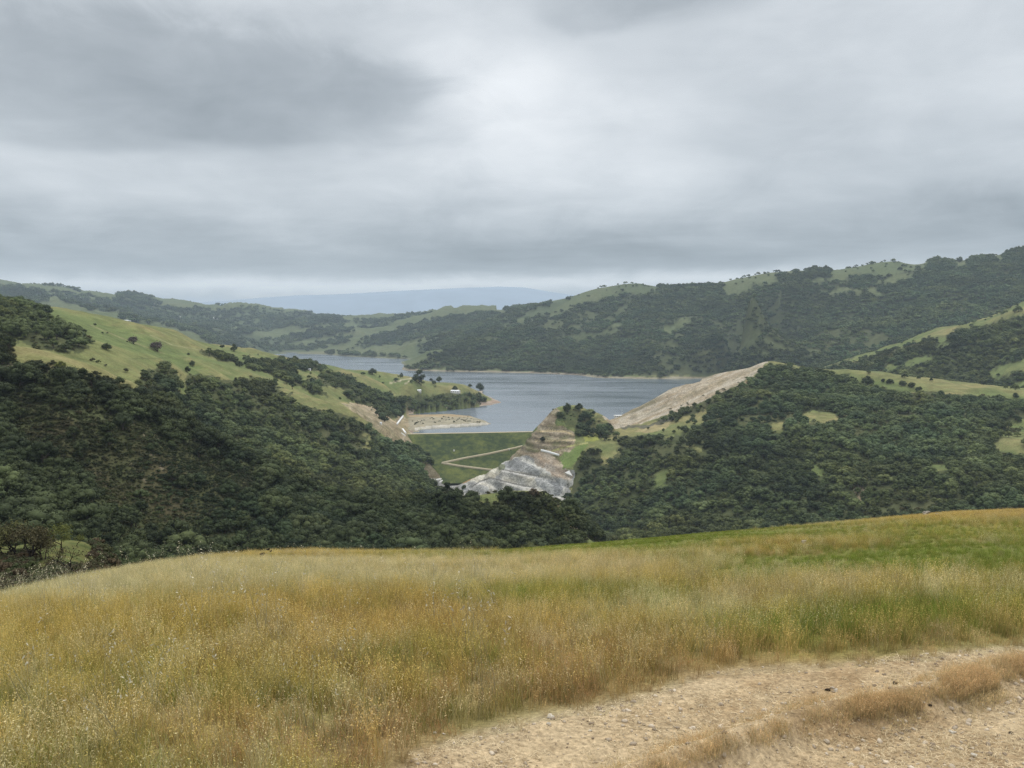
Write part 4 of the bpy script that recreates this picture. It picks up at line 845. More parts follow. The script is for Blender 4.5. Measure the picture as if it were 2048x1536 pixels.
# single trees one can point to: (px, py of the foot, crown width px, nearest, farthest, kind, label)
ONES = [
 (213, 699, 25, 700, 1300, 'oak', 'lone round dark oak standing by itself on the left grassy slope'),
 (377, 710, 8, 800, 1400, 'oak', 'tiny lone tree above the tree strip on the left grassy slope'),
 (385, 733, 15, 800, 1400, 'oak', 'dark oak of the close pair below the pasture edge'),
 (375, 745, 15, 800, 1400, 'oak', 'paler lower oak of the close pair below the pasture edge'),
 (468, 703, 16, 1400, 2100, 'oak', 'small round tree just under the left grassy skyline'),
 (445, 696, 11, 1400, 2100, 'oak', 'little bush-like tree left of the round skyline tree'),
 (478, 733, 22, 1000, 1700, 'oak', 'dark spreading oak at the right end of the tree strip'),
 (510, 743, 13, 1000, 1700, 'oak', 'small dark oak at the edge of the grassy shelf'),
 (238, 767, 26, 450, 620, 'oak', 'dark round oak at the lower end of the tan ridge crest'),
 (254, 775, 11, 450, 620, 'oak', 'small dark oak touching the right side of the ridge-end oak'),
 (36, 742, 16, 440, 600, 'oak', 'small black-green oak beside the tan bank at the left edge'),
 (121, 738, 24, 440, 600, 'pale', 'pale feathery tree rising above the dark oaks on the ridge'),
 (745, 749, 19, 1900, 2500, 'oak', 'lone oak on the bare shoulder of the peninsula'),
 (803, 753, 8, 2000, 2600, 'oak', 'small round bush on the peninsula skyline'),
 (838, 767, 29, 1950, 2600, 'oak', 'largest wide oak at the crest of the peninsula above the water'),
 (862, 753, 8, 2100, 2700, 'oak', 'left of two little trees on the peninsula water edge'),
 (878, 754, 14, 2100, 2700, 'oak', 'right of two little trees on the peninsula water edge'),
 (940, 765, 11, 2100, 2800, 'oak', 'small pointed tree near the peninsula tip skyline'),
 (960, 778, 19, 2100, 2800, 'oak', 'dark tree leaning over the point of the peninsula'),
 (842, 772, 6, 1950, 2500, 'pine', 'dark narrow upright tree below the wide peninsula oak'),
 (868, 768, 12, 1950, 2500, 'oak', 'mid-green oak right of the narrow upright tree'),
 (910, 781, 13, 1950, 2500, 'oak', 'dark oak just above the white peninsula shed'),
 (1735, 770, 27, 1400, 1800, 'oak', 'biggest dark oak on the pale grass crest of the right hill'),
 (1704, 758, 9, 1400, 1800, 'oak', 'small round tree left of the biggest crest oak'),
 (1766, 764, 9, 1400, 1800, 'oak', 'small oak right of the biggest crest oak'),
 (1780, 767, 19, 1400, 1800, 'oak', 'round oak in the middle of the crest row on the right hill'),
 (1805, 771, 18, 1400, 1800, 'oak', 'left oak of the touching pair on the right hill crest'),
 (1823, 775, 18, 1400, 1800, 'oak', 'right oak of the touching pair on the right hill crest'),
 (1838, 782, 15, 1350, 1800, 'oak', 'last low oak of the crest row on the right hill'),
 (2031, 795, 15, 1300, 1700, 'oak', 'dark oak on the tan crest near the right edge'),
 (1370, 864, 26, 1200, 1650, 'oak', 'large round oak standing in the green clearing below the scraped slope'),
 (1364, 885, 20, 1200, 1600, 'oak', 'tall dark oak below the round oak of the clearing'),
 (1343, 843, 14, 1350, 1650, 'oak', 'small dark oak at the upper edge of the clearing'),
 (1420, 833, 22, 1300, 1650, 'oak', 'dark spreading oak at the upper right of the clearing'),
 (1106, 819, 6, 1400, 1600, 'oak', 'tiny bush on the very tip of the rocky knob'),
 (1120, 834, 20, 1400, 1600, 'oak', 'dark round oak at the left shoulder of the rocky knob'),
 (1135, 824, 22, 1400, 1600, 'oak', 'left dark oak on top of the rocky knob against the water'),
 (1158, 820, 20, 1400, 1650, 'oak', 'flat-topped right oak on top of the rocky knob against the water'),
 (1187, 828, 12, 1400, 1700, 'oak', 'small oak at the right end of the rocky knob top'),
 (1217, 858, 25, 1350, 1700, 'oak', 'broad oak in the saddle between the knob and the scraped slope'),
 (1085, 882, 13, 1350, 1500, 'oak', 'single dark bushy tree on the brown bench above the dam'),
 (1266, 808, 9, 1700, 1900, 'oak', 'little dark tree at the lake edge left of the scraped slope'),
 (1276, 803, 7, 1700, 1900, 'oak', 'smaller dark tree touching the lake edge tree by the scraped slope'),
 (1919, 525, 13, 3600, 4800, 'oak', 'lone tree on the far right skyline between two grassy domes'),
 (1368, 578, 18, 4000, 5400, 'oak', 'pointed clump tree on the skyline saddle right of the grassy dome'),
 (1137, 600, 13, 4800, 6000, 'oak', 'small tree on the skyline at the left foot of the grassy dome'),
 (1530, 548, 7, 4000, 5200, 'oak', 'tiny tree on the right skyline above the long grassy shoulder'),
 (1800, 540, 13, 3600, 4800, 'oak', 'dark tree on the side of the tallest grassy dome'),
 (945, 1004, 42, 540, 660, 'oak', 'large dark oak at the left of the spur in front of the rock cut'),
 (1015, 1004, 48, 540, 660, 'oak', 'widest dark oak on the spur in front of the rock cut'),
 (895, 992, 30, 560, 700, 'oak', 'dark oak at the left foot of the stilling basin'),
 (928, 978, 14, 1200, 1420, 'oak', 'small round oak at the foot of the white rock face'),
 (1068, 992, 26, 540, 660, 'brown', 'brownish bare tree on the spur in front of the rock cut'),
]
def tree_thing(P, h, k, label, group=None, crown_mat=None, rz=None, wide=1.0, cat='tree', name='oak_tree'):
    o = empty(name, tuple(P), random.uniform(0, 6.28) if rz is None else rz, 1.0); o.scale = (h * wide, h * wide, h)
    tag(o, label, cat, group)
    c = bpy.data.objects.new('crown', crown_me[k]); COL.objects.link(c); c.parent = o
    t_ = bpy.data.objects.new('trunk', trunk_me[k]); COL.objects.link(t_); t_.parent = o
    if crown_mat:
        c.material_slots[0].link = 'OBJECT'; c.material_slots[0].material = crown_mat
    return o
taken = []
sp_r = np.random.default_rng(500)
sparse_c = mesh_np('sparse_crown', *crown_arrays(sp_r, 22, 800, .07, .42, .40, .55, False, .35)); sparse_c.materials.append(M_PURPLE)
pine_c = mesh_np('narrow_crown', *crown_arrays(sp_r, 12, 700, .06, .17, .40, .52, True)); pine_c.materials.append(M_OAK)
for (px, py, wpx, d0, d1, kd, lab) in ONES:
    P = ground_hit(px, py, d0, d1); wid = wpx * P[1] / F; k = random.randrange(NK)
    rxk = (crowns[k][0][:, 0].max() - crowns[k][0][:, 0].min()); h = wid / rxk
    if kd == 'pine':
        o = empty('narrow_tree', tuple(P)); o.scale = (wid / .34,) * 2 + (wid / .34 * .9,); tag(o, lab, 'tree')
        for nm, me_ in (('crown', pine_c), ('trunk', trunk_me[0])):
            c = bpy.data.objects.new(nm, me_); COL.objects.link(c); c.parent = o
    else:
        tree_thing(P - np.array([0, 0, .15 * h]), h, k, lab, None, {'pale': M_OLIVE, 'brown': M_BROWN}.get(kd), wide=1.0)
    taken.append((P[0], P[1], wid * .45))
for (px, py, wpx, lab) in ((267, 688, 24, 'left of two purplish leafless bushes on the left grassy slope'), (314, 703, 31, 'right, larger of two purplish leafless bushes on the left grassy slope')):
    P = ground_hit(px, py, 750, 1400); h = wpx * P[1] / F / .9
    o = empty('bare_tree', tuple(P - np.array([0, 0, .13 * h]))); o.scale = (h, h, h * .85); tag(o, lab, 'tree')
    for nm, me_ in (('crown', sparse_c), ('trunk', trunk_me[1])):
        c = bpy.data.objects.new(nm, me_); COL.objects.link(c); c.parent = o
for (x, y, rr) in taken:
    cand = cand[np.hypot(cand[:, 0] - x, cand[:, 1] - y) > rr + .25 * cand[:, 3]]
# the nearest wood trees, each an object; the remaining mass as stuff
size = cand[:, 3] / cand[:, 1]; inview = (cand[:, 4] > 0) & (cand[:, 4] < 2048) & (cand[:, 5] < 1110)
front = inview & (cand[:, 1] < 700)
# hide test against the meadow crest
mcrest = np.interp(cand[:, 0] / cand[:, 1], cr_u, cr_t); front &= (cand[:, 2] + .8 * cand[:, 3]) / cand[:, 1] > mcrest
order = np.argsort(-np.where(front, size, 0)); pick = order[:245]
AREAS = [(lambda x, y: x < 300 and y < 800, 'dark green oak in the dense wood under the tan ridge crest at left', 'oaks under the left ridge crest'),
         (lambda x, y: x > 800 and y > 960, 'dark oak in the wood covering the spur in front of the rock cut', 'oaks on the middle spur'),
         (lambda x, y: x < 330, 'dark oak on the steep brushy slope at the far left above the knoll', 'oaks on the brushy left slope'),
         (lambda x, y: True, 'dark oak in the dense wood just beyond the golden meadow crest', 'oaks beyond the meadow crest')]
for i in pick:
    x, y, z, h, px, py = cand[i]
    for f_, lab, grp in AREAS:
        if f_(px, py): break
    tree_thing((x, y, z - .02 * h), h, random.randrange(NK), lab, grp, wide=random.uniform(.95, 1.25))
rest = np.ones(len(cand), bool); rest[pick] = False; cand = cand[rest]
nr = cand[:, 1] < 2200
def forest(name, C6, protos, label, squash=(.8, 1.45)):
    n = len(C6); s3 = np.stack([C6[:, 3] * rng.uniform(*squash, n)] * 2 + [C6[:, 3]], 1)
    sc_ = np.where(C6[:, 1] > 2300, 2.6, 1.0); a = fbm(C6[:, 0] / (38 * sc_), C6[:, 1] / (38 * sc_), 231, 3); b = fbm(C6[:, 0] / (170 * sc_), C6[:, 1] / (170 * sc_), 233, 3); c = fbm(C6[:, 0] / 90, C6[:, 1] / 90, 235, 2)
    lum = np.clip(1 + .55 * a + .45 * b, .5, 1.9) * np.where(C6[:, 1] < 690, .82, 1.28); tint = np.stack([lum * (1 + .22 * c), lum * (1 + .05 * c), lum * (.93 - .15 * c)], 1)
    scatter(name, protos, C6[:, :3] - np.array([0, 0, 1]) * (.03 * C6[:, 3])[:, None], rng.uniform(0, 6.28, n), s3, rng.integers(0, len(protos), n), tint, label=label)
forest('oak_wood', cand[nr], near_protos, 'dense dark oak woodland covering the nearer slopes')
forest('far_wood', cand[~nr], far_protos, 'dark woodland on the far ridge and hill gullies', (1.0, 1.45))

# chaparral on the front left slope, brush over wood floors and grass slopes
bush_protos = []
for k in range(4):
    v, f = crown_arrays(R_[30 + k], 8, 420, .11, .6, .34, .38, True); me = mesh_np('bush_%d' % k, v, f); me.materials.append(M_BRUSH); bush_protos.append(bpy.data.objects.new('bush_%d' % k, me))
B6 = []
for d0, d1, cell, keep_ in ((250, 680, 1.9, .97), (250, 680, 3.6, .85), (690, 1250, 6.0, .30), (1250, 1750, 8.0, .28), (1750, 2300, 6.5, .6)):
    ys = np.arange(d0, d1, cell); xs = np.arange(-.72 * d1, .72 * d1, cell); gx, gy = np.meshgrid(xs, ys)
    gx = (gx + rng.uniform(-.5, .5, gx.shape) * cell).ravel(); gy = (gy + rng.uniform(-.5, .5, gy.shape) * cell).ravel()
    ok = (np.abs(gx / gy) < .72); gx, gy = gx[ok], gy[ok]; gz = sample(ZZ, gx / gy, gy); px, py = project(gx, gy, gz)
    dn = wood_density(px, py, gy); inc = pip(px, py, CHAP)
    ok = (dn > 0) & (rng.uniform(size=len(gx)) < keep_ * np.where(inc | (gy > 690) | (cell > 3), 1, .25)) & visible(gx / gy, gy, gz + 2) 
    h = (rng.uniform(.7, 1.7, ok.sum()) if cell < 3 else rng.uniform(1.6, 3.8, ok.sum()) if d0 < 600 else rng.uniform(2.2, 5.5, ok.sum()))
    B6.append(np.stack([gx[ok], gy[ok], gz[ok], h, px[ok], py[ok]], 1))
B6 = np.concatenate(B6); print('bushes', len(B6)); forest('chaparral', B6, bush_protos, 'low chaparral brush between the trees on the slopes', (1.1, 1.7))

M_SINGE0 = leaf_mat('singed_scrub', [(.075, .055, .036), (.060, .055, .030)])
sc_p = []
for k in range(4):
    q_ = bush_protos[k].data.copy(); q_.materials[0] = (M_BROWN, M_CHAP, M_SINGE0, M_CHAP)[k]; sc_p.append(bpy.data.objects.new('scrub', q_))
sy = rng.uniform(112, 172, 5200); sx = sy * rng.uniform(-.80, -.49, 5200); sz = sample(ZZ, sx / sy, sy); spx, spy = project(sx, sy, sz)
kn = pip(spx, spy, [(60, 1092), (130, 1078), (185, 1088), (195, 1110), (170, 1140), (120, 1140), (100, 1118), (60, 1122)])
ok = ~kn & (fbm(sx / 6, sy / 6, 241, 3) > -.42) & ((spy > 1112) | (spx > 180)) & (spx < 320); sx, sy, sz = sx[ok], sy[ok], sz[ok]; n = len(sx); hh = rng.uniform(.8, 2.3, n)
scatter('burnt_scrub', sc_p, np.stack([sx, sy, sz - .1], 1), rng.uniform(0, 6.28, n), np.stack([hh * 1.2, hh * 1.2, hh], 1), rng.integers(0, 4, n), None, 'brown and dark scrub on the burnt slope beside the knoll')
# small shrubs one can count: on the island spit and the grass slopes
SHR = [(px, py, 1650, 2000, 'low dark shrubs dotted over the tan island spit', 'island shrubs') for px, py in
       [(int(random.uniform(815, 955)), 0) for _ in range(46)]]
shr_r = np.random.default_rng(77); shrub_me = [b.data.copy() for b in bush_protos]
for q_ in shrub_me: q_.materials[0] = M_CHAP
pts = []
while len(pts) < 46:
    px = shr_r.uniform(812, 965); py = shr_r.uniform(829, 850)
    if not pip(np.array([px]), np.array([py]), [(808, 846), (860, 835), (900, 831), (935, 834), (970, 846), (930, 845), (880, 845), (840, 851), (815, 853)])[0]: continue
    pts.append((px, py))
for px, py in pts:
    P = ground_hit(px, py, 1680, 1960)
    if P[2] < LAKE + .6: continue
    o = bpy.data.objects.new('shrub', shrub_me[random.randrange(4)]); COL.objects.link(o); o.location = P; s_ = random.uniform(2.2, 5.0); o.scale = (s_ * 1.3, s_ * 1.3, s_); o.rotation_euler = (0, 0, random.uniform(0, 6))
    tag(o, 'low dark shrub on the tan island spit beside the dam', 'shrub', 'shrubs dotted over the island spit')
for px, py, s_, lab in ((168, 666, 11, 'dark shrub on the upper left grass slope nearest the skyline'), (190, 652, 8, 'dark shrub pair on the grass slope below the skyline'), (205, 668, 6, 'small dark shrub in the middle of the gully row'), (215, 668, 6, 'last small shrub of the gully row on the left grass slope'), (116, 634, 5, 'tiny dark shrub on the skyline of the left grass hill'), (254, 685, 5, 'tiny shrub left of the purplish bushes'),
                         (185, 723, 10, 'left shrub in the row along the tan ridge foot'), (197, 726, 9, 'right shrub in the row along the tan ridge foot'), (212, 733, 8, 'lone shrub lower on the tan ridge edge'), (252, 745, 12, 'greyish shrub in the dip behind the tan ridge')):
    P = ground_hit(px, py, 690, 1300); o = bpy.data.objects.new('shrub', shrub_me[random.randrange(4)]); COL.objects.link(o); o.location = P
    h = s_ * P[1] / F; o.scale = (h * 1.0, h * 1.0, h); tag(o, lab, 'shrub')

# burnt oaks on the knoll
def burnt_tree(px, py, hpx, lab, seed, leafmat, dens, forked=True, lean=0.0, d0=120, d1=176):
    r = np.random.default_rng(seed); P = ground_hit(px, py, d0, d1); H = hpx * P[1] / F
    parts = []; tips = []
    def grow(p, dvec, L, rad, lev):
        pts_ = [p]; q_ = np.array(p, float); dv = np.array(dvec, float)
        for s_ in range(3):
            dv = dv + r.normal(size=3) * .22 + np.array([0, 0, .05]); dv /= np.linalg.norm(dv); q_ = q_ + dv * L / 3; pts_.append(q_.copy())
        parts.append(tube(pts_, [rad, rad * .85, rad * .7, rad * .55], 6 if lev < 2 else 4))
        if lev >= 4: tips.append(q_); return
        if lev >= 2: tips.append(q_)
        for k in range(3 if lev == 1 else 2):
            nd = dv + r.normal(size=3) * (.55 if lev else .45); nd[2] = abs(nd[2]) * .8 + .15; nd /= np.linalg.norm(nd); grow(q_, nd, L * r.uniform(.62, .85), rad * .6, lev + 1)
    nst = 3 if forked else 1
    for k in range(nst):
        th = 2 * math.pi * k / nst + r.uniform(0, 1); grow(np.array([0, 0, -.05]), np.array([math.cos(th) * .45 * (nst > 1) + lean, math.sin(th) * .45 * (nst > 1), .9]), .30, .026, 0)
    o = empty('burnt_oak', tuple(P)); o.scale = (H, H, H); tag(o, lab, 'tree')
    V, Fq = join(parts); zt = V[:, 2].max(); V = V / zt; tips = np.array(tips) / zt
    me = mesh_np('trunk', V, Fq, True); link('trunk', me, [M_CHAR], o)
    tips = tips[tips[:, 2] > .35]; n = int(dens); ctr = tips[r.integers(0, len(tips), n)] + r.normal(size=(n, 3)) * .065
    nn = r.normal(size=(n, 3)); nn /= np.linalg.norm(nn, axis=1)[:, None]; t_ = np.cross(nn, r.normal(size=(n, 3))); t_ /= np.linalg.norm(t_, axis=1)[:, None]; s_ = np.cross(nn, t_)
    L = .026 * r.uniform(.6, 1.4, (n, 1)); q4 = np.stack([ctr - t_ * L, ctr + s_ * L * .6, ctr + t_ * L, ctr - s_ * L * .6], 1)
    link('crown', mesh_np('crown', q4.reshape(-1, 3), np.arange(n * 4).reshape(-1, 4)), [leafmat], o)
    return o
M_SINGE = leaf_mat('singed_leaves', [(.075, .060, .040), (.085, .075, .036)]); M_SINGE2 = leaf_mat('olive_singed_leaves', [(.10, .10, .04), (.13, .125, .045)])
for a in ((24, 1116, 60, 'leftmost burnt oak with brown leaves at the picture edge', 1, M_SINGE, 1500, True), (38, 1118, 72, 'burnt oak with black forked trunk second from the left on the knoll', 2, M_SINGE2, 1500, True),
          (64, 1126, 76, 'largest burnt oak with spreading black limbs and brown crown', 3, M_SINGE, 1900, True), (88, 1120, 50, 'small black burnt oak at the left foot of the green knoll', 4, M_SINGE, 700, True),
          (126, 1106, 56, 'slender tree with yellow-green leaves on the green knoll', 5, M_OLIVE, 1500, False), (153, 1092, 26, 'small bright green tree on the knoll skyline', 6, M_OLIVE, 900, False),
          (147, 1150, 62, 'dark half-burnt tree in front of the green knoll', 8, M_SINGE, 900, True), (112, 1132, 36, 'thin curved burnt sapling in front of the knoll', 9, M_SINGE, 120, False, .5), (-30, 1120, 70, 'burnt oak just at the left picture border', 12, M_SINGE, 1500, True)):
    burnt_tree(*a)
for px, py, s_, mat, lab in ((8, 1150, 46, M_BROWN, 'rust-brown bush at the left picture edge below the burnt oaks'), (40, 1160, 44, M_BROWN, 'wide rust-brown bush under the largest burnt oak'), (85, 1165, 40, M_CHAP, 'dark olive bush behind the tall white oat stalks'), (185, 1120, 34, M_BROWN, 'brown bush at the right shoulder of the green knoll'),
                             (205, 1108, 40, M_CHAP, 'dark bush upslope at the right end of the knoll'), (222, 1135, 36, M_BROWN, 'reddish-brown bush right of the green knoll'), (245, 1140, 30, M_BROWN, 'tan-brown bush nearest the meadow crest'), (170, 1150, 34, M_CHAP, 'dark tangled bush in front of the knoll by the meadow'), (262, 1142, 22, M_BROWN, 'last small brown bush where the meadow crest hides the slope'), (195, 1085, 34, M_BROWN, 'purplish-brown bush behind the knoll right shoulder')):
    P = ground_hit(px, py, 120, 178); h = s_ * P[1] / F * .8; o = bpy.data.objects.new('bush', shrub_me[random.randrange(4)]); COL.objects.link(o); o.location = P; o.scale = (h, h, h); o.rotation_euler = (0, 0, random.uniform(0, 6))
    o.material_slots[0].link = 'OBJECT'; o.material_slots[0].material = mat; tag(o, lab, 'bush')

# ------------------------------------------------------------------ dam and the concrete works
def box_arrays(x0, x1, y0, y1, z0, z1):
    v = np.array([(x, y, z) for z in (z0, z1) for y in (y0, y1) for x in (x0, x1)], float)
    return v, np.array([[0, 2, 3, 1], [4, 5, 7, 6], [0, 1, 5, 4], [2, 6, 7, 3], [0, 4, 6, 2], [1, 3, 7, 5]])
def at_z(px, py, z):
    u, t = ray(px, py); d = z / t; return np.array([u * d, d, z])
CREST = -239.5
pl = at_z(806, 869, CREST); pr = at_z(1072, 864, CREST)
ax = (pr - pl) / np.linalg.norm(pr - pl); nrm = np.array([ax[1], -ax[0], 0])                    # towards the viewer
if nrm[1] > 0: nrm = -nrm
L0 = np.linalg.norm(pr - pl); sl_ = 2.35
gx_, gy_ = np.meshgrid(np.linspace(-.12, 1.25, 90), np.linspace(0, 1, 60))
hd = 71.0; D = pl + ax * (gx_ * L0)[..., None] + nrm * (gy_ * hd * sl_)[..., None] + np.array([0, 0, -1]) * (gy_ * hd)[..., None]
D[..., 2] += .8 * fbm(D[..., 0] / 12, D[..., 1] / 12, 301, 4) * np.minimum(1, gy_ * 8)
m_dam, N_, b_ = principled('dam_grass', .95, .05)
pos = N_.node('ShaderNodeNewGeometry').outputs['Position']
p1 = N_.noise(pos, .018, 5, .6); p2 = N_.noise(pos, .09, 6, .7); p3 = N_.noise(pos, .8, 3, .6)
cc = N_.mix(N_.rng(N_.m('ADD', N_.m('MULTIPLY', p1, .5), N_.m('MULTIPLY', p2, .5)), .44, .60), (.040, .056, .026), (.118, .132, .042))
N_.l.new(N_.vm('SCALE', cc, scale=N_.rng(p3, .3, .7, .65, 1.35)), b_.inputs['Base Color'])
m_road = simple_mat('gravel_road', (.40, .345, .24), .95, .15, .3, .05)
m_conc = simple_mat('concrete', (.62, .61, .58), .8, .1, .5, .2)
m_white = simple_mat('white_paint', (.80, .80, .78), .6, .05, 1.0, .3)
dam = empty('earth_dam', tuple(pl)); tag(dam, 'grass-covered earth dam holding back the lake, crossed by pale service roads', 'dam')
def child_world(name, V, Fq, mats, par, smooth=False):
    return link(name, mesh_np(name, V - np.array(par.location), Fq, smooth), mats, par)
child_world('embankment', D.reshape(-1, 3), grid_faces(60, 90), [m_dam], dam, True)
# crest road: a flat top slab sloping back into the water
cw = []
for g in np.linspace(-.12, 1.25, 40):
    b0 = pl + ax * g * L0; cw += [b0 - nrm * .0 + np.array([0, 0, -.6]), b0 + np.array([0, 0, .25]), b0 - nrm * 11 + np.array([0, 0, .25]), b0 - nrm * 60 + np.array([0, 0, -24])]
child_world('crest_road', np.array(cw), grid_faces(40, 4), [m_road], dam)
def on_dam(px, py):
    # sight line meets the sloping face
    u, t = ray(px, py); n_ = np.array([nrm[0], nrm[1], sl_]); n_ = n_ / np.linalg.norm(n_); rd = np.array([u, 1, t]); s_ = np.dot(pl - 0, n_) / np.dot(rd, n_); return rd * s_
def ribbon(pts, wid, up=.9):
    V = []
    for i, p in enumerate(pts):
        a = pts[max(i - 1, 0)]; b = pts[min(i + 1, len(pts) - 1)]; tdir = (b - a) / np.linalg.norm(b - a); sd = np.cross(tdir, [0, 0, 1]); sd /= np.linalg.norm(sd)
        V += [p - sd * wid + np.array([0, 0, -1.5]), p - sd * wid + np.array([0, 0, up]), p + sd * wid + np.array([0, 0, up]), p + sd * wid + np.array([0, 0, -1.5])]
    return np.array(V), grid_faces(len(pts), 4)
for pts_ in ([(884, 926), (930, 916), (980, 907), (1030, 896), (1062, 888)], [(884, 926), (920, 932), (960, 937), (1010, 943)]):
    P_ = [on_dam(*p) for p in pts_]; dense = [P_[0]]
    for a, b in zip(P_[:-1], P_[1:]): dense += [a + (b - a) * k / 5 for k in range(1, 6)]
    V, Fq = ribbon(dense, 3.2, 1.4); child_world('service_road', V, Fq, [m_road], dam)
for px, py, lab in ((908, 902, 'left small white instrument hut on the dam face'), (1018, 900, 'right small white instrument hut on the dam face')):
    P = on_dam(px, py); o = empty('instrument_hut', tuple(P)); tag(o, lab, 'hut')
    v, f = box_arrays(-1.3, 1.3, -1.3, 1.3, -1, 2.2); link('wall', mesh_np('wall', v, f), [m_white], o)
    v, f = box_arrays(-1.6, 1.6, -1.6, 1.6, 2.203, 2.5); link('roof', mesh_np('roof', v, f), [m_conc], o)

def wall_thing(name, pts, thick, high, lab, mats, cat, d0, d1, base=1.5):
    """a wall following the ground through the given pixels: body and a coping on top"""
    P_ = [ground_hit(px, py, d0, d1) for px, py in pts]; dense = [P_[0]]
    for a, b in zip(P_[:-1], P_[1:]): dense += [a + (b - a) * k / 3 for k in range(1, 4)]
    o = empty(name, tuple(dense[0])); tag(o, lab, cat)
    V, Fq = [], []
    for i, p in enumerate(dense):
        a = dense[max(i - 1, 0)]; b = dense[min(i + 1, len(dense) - 1)]; td = b - a; td[2] = 0; td = td / (np.linalg.norm(td) + 1e-9); sd = np.array([-td[1], td[0], 0]); q_ = p - dense[0]
        V += [q_ - sd * thick + [0, 0, -base], q_ - sd * thick + [0, 0, high], q_ + sd * thick + [0, 0, high], q_ + sd * thick + [0, 0, -base]]
    V = np.array(V); n = len(dense)
    Fq = [[i * 4 + k, i * 4 + (k + 1) % 4, i * 4 + 4 + (k + 1) % 4, i * 4 + 4 + k] for i in range(n - 1) for k in range(4)] + [[3, 2, 1, 0], [n * 4 - 4, n * 4 - 3, n * 4 - 2, n * 4 - 1]]
    link('wall_body', mesh_np('wall_body', V, np.array(Fq)), mats, o); return o
wall_thing('spillway_wall', [(806, 833), (800, 841), (794, 849)], 1.6, 2.6, 'white concrete wall running up from the inlet beside the island', [m_white], 'wall', 1560, 1960)
wall_thing('spillway_wall', [(805, 859), (811, 867)], 1.6, 2.4, 'short white concrete wall above the left end of the dam', [m_white], 'wall', 1500, 1800)
wall_thing('guard_wall', [(803, 868), (810, 872)], 1.6, 1.8, 'short white wall at the left end of the dam crest', [m_white], 'wall', 1500, 1780)
wall_thing('basin_wall', [(863, 964), (880, 960), (893, 957), (900, 957)], 1.2, 3.2, 'long pale concrete wall at the foot of the dam', [m_conc], 'wall', 1330, 1520)
wall_thing('basin_wall', [(878, 967), (884, 963), (892, 959)], 1.0, 2.6, 'shorter pale concrete wall in front of the dam foot', [m_conc], 'wall', 1300, 1520)
wall_thing('edge_drain', [(874, 925), (884, 937), (893, 945), (895, 953), (893, 957)], .9, 1.2, 'curving concrete drain along the left edge of the dam face', [m_conc], 'drain', 1380, 1600)
wall_thing('retaining_wall', [(1082, 902), (1095, 905), (1108, 909), (1118, 912)], .9, 3.2, 'bright white wall on the ledge above the grey rock cut', [m_white], 'wall', 1300, 1450)
wall_thing('edge_drain', [(822, 912), (828, 925), (836, 938)], .8, .8, 'thin pale drain on the dark slope left of the dam', [m_conc], 'drain', 1250, 1560)
P = ground_hit(1140, 946, 1250, 1420)
o = empty('spillway_lip', tuple(P)); tag(o, 'pale triangular concrete apron at the right top edge of the rock cut', 'apron')
v = np.array([(-9, 0, .8), (7, 8, 6.5), (3, -6, -3.5), (-9, 2, -2), (7, 10, 1), (3, -4, -8)], float)
link('apron_slab', mesh_np('apron_slab', v, [(0, 2, 1), (3, 4, 5), (0, 3, 5, 2), (2, 5, 4, 1), (1, 4, 3, 0)]), [m_conc], o)
# white buildings
m_wall = simple_mat('pale_wall', (.66, .65, .61), .8, .06, .5); m_roof = simple_mat('pale_roof', (.70, .71, .72), .6, .08, .6); m_droof = simple_mat('dark_roof', (.22, .20, .19), .8, .1, .6); m_win = simple_mat('window_glass', (.05, .06, .07), .2, .05, 1, .5)
def building(px, py, wpx, hpx, lab, d0, d1, roof=None, deep_=.6, cat='house', name='house', win=3):
    P = ground_hit(px, py, d0, d1); W = wpx * P[1] / F; H = hpx * P[1] / F; Dp = W * deep_; hw = H * .62
    o = empty(name, tuple(P), random.uniform(-.35, .35)); tag(o, lab, cat)
    v, f = box_arrays(-W / 2, W / 2, -Dp / 2, Dp / 2, -H, hw); link('wall', mesh_np('wall', v, f), [m_wall], o)
    e = W * .04; v = np.array([(-W / 2 - e, -Dp / 2 - e, hw + .02), (W / 2 + e, -Dp / 2 - e, hw + .02), (W / 2 + e, Dp / 2 + e, hw + .02), (-W / 2 - e, Dp / 2 + e, hw + .02), (-W / 2 - e, 0, H), (W / 2 + e, 0, H)])
    link('roof', mesh_np('roof', v, [(0, 1, 5, 4), (2, 3, 4, 5), (0, 4, 3), (1, 2, 5), (3, 2, 1, 0)]), [roof or m_roof], o)
    for k in range(win):
        xc = (-.5 + (k + .5) / win) * W; ww = W / win * .22; v, f = box_arrays(xc - ww, xc + ww, -Dp / 2 - .06, -Dp / 2 + .2, hw * .35, hw * .75); link('window', mesh_np('window', v, f), [m_win], o)
    return o
building(911, 785, 17, 5, 'long white-roofed shed among the trees of the peninsula', 1900, 2400, cat='shed', name='shed', win=4)
building(838, 783, 8, 4, 'small white building left of the long peninsula shed', 1850, 2400, win=2)
building(619, 741, 5, 4, 'tiny white hut on the grass below the left skyline', 1100, 2000, cat='hut', name='hut', win=1)
building(762, 849, 4, 5, 'tiny white hut on the scraped slope left of the dam', 1380, 1650, cat='hut', name='hut', win=1)
building(158, 597, 7, 4, 'larger of the two white houses high on the far left hills', 5000, 7800)
building(130, 600, 5, 5, 'smaller white house left of the other on the far left hills', 5000, 7800, win=2)
building(255, 644, 12, 4, 'pale flat house just above the left grassy skyline', 3200, 6200)
building(355, 636, 10, 3, 'long low house on the far left slope', 4500, 7200)
building(370, 627, 5, 4, 'white house above the long low house on the far slope', 4500, 7600, win=2)
building(432, 638, 9, 4, 'white house among far trees nearest the middle', 4500, 7600)
building(305, 610, 8, 3, 'tan-roofed house under the far skyline trees', 5000, 7900, m_droof)
P = ground_hit(1237, 821, 1650, 1850)
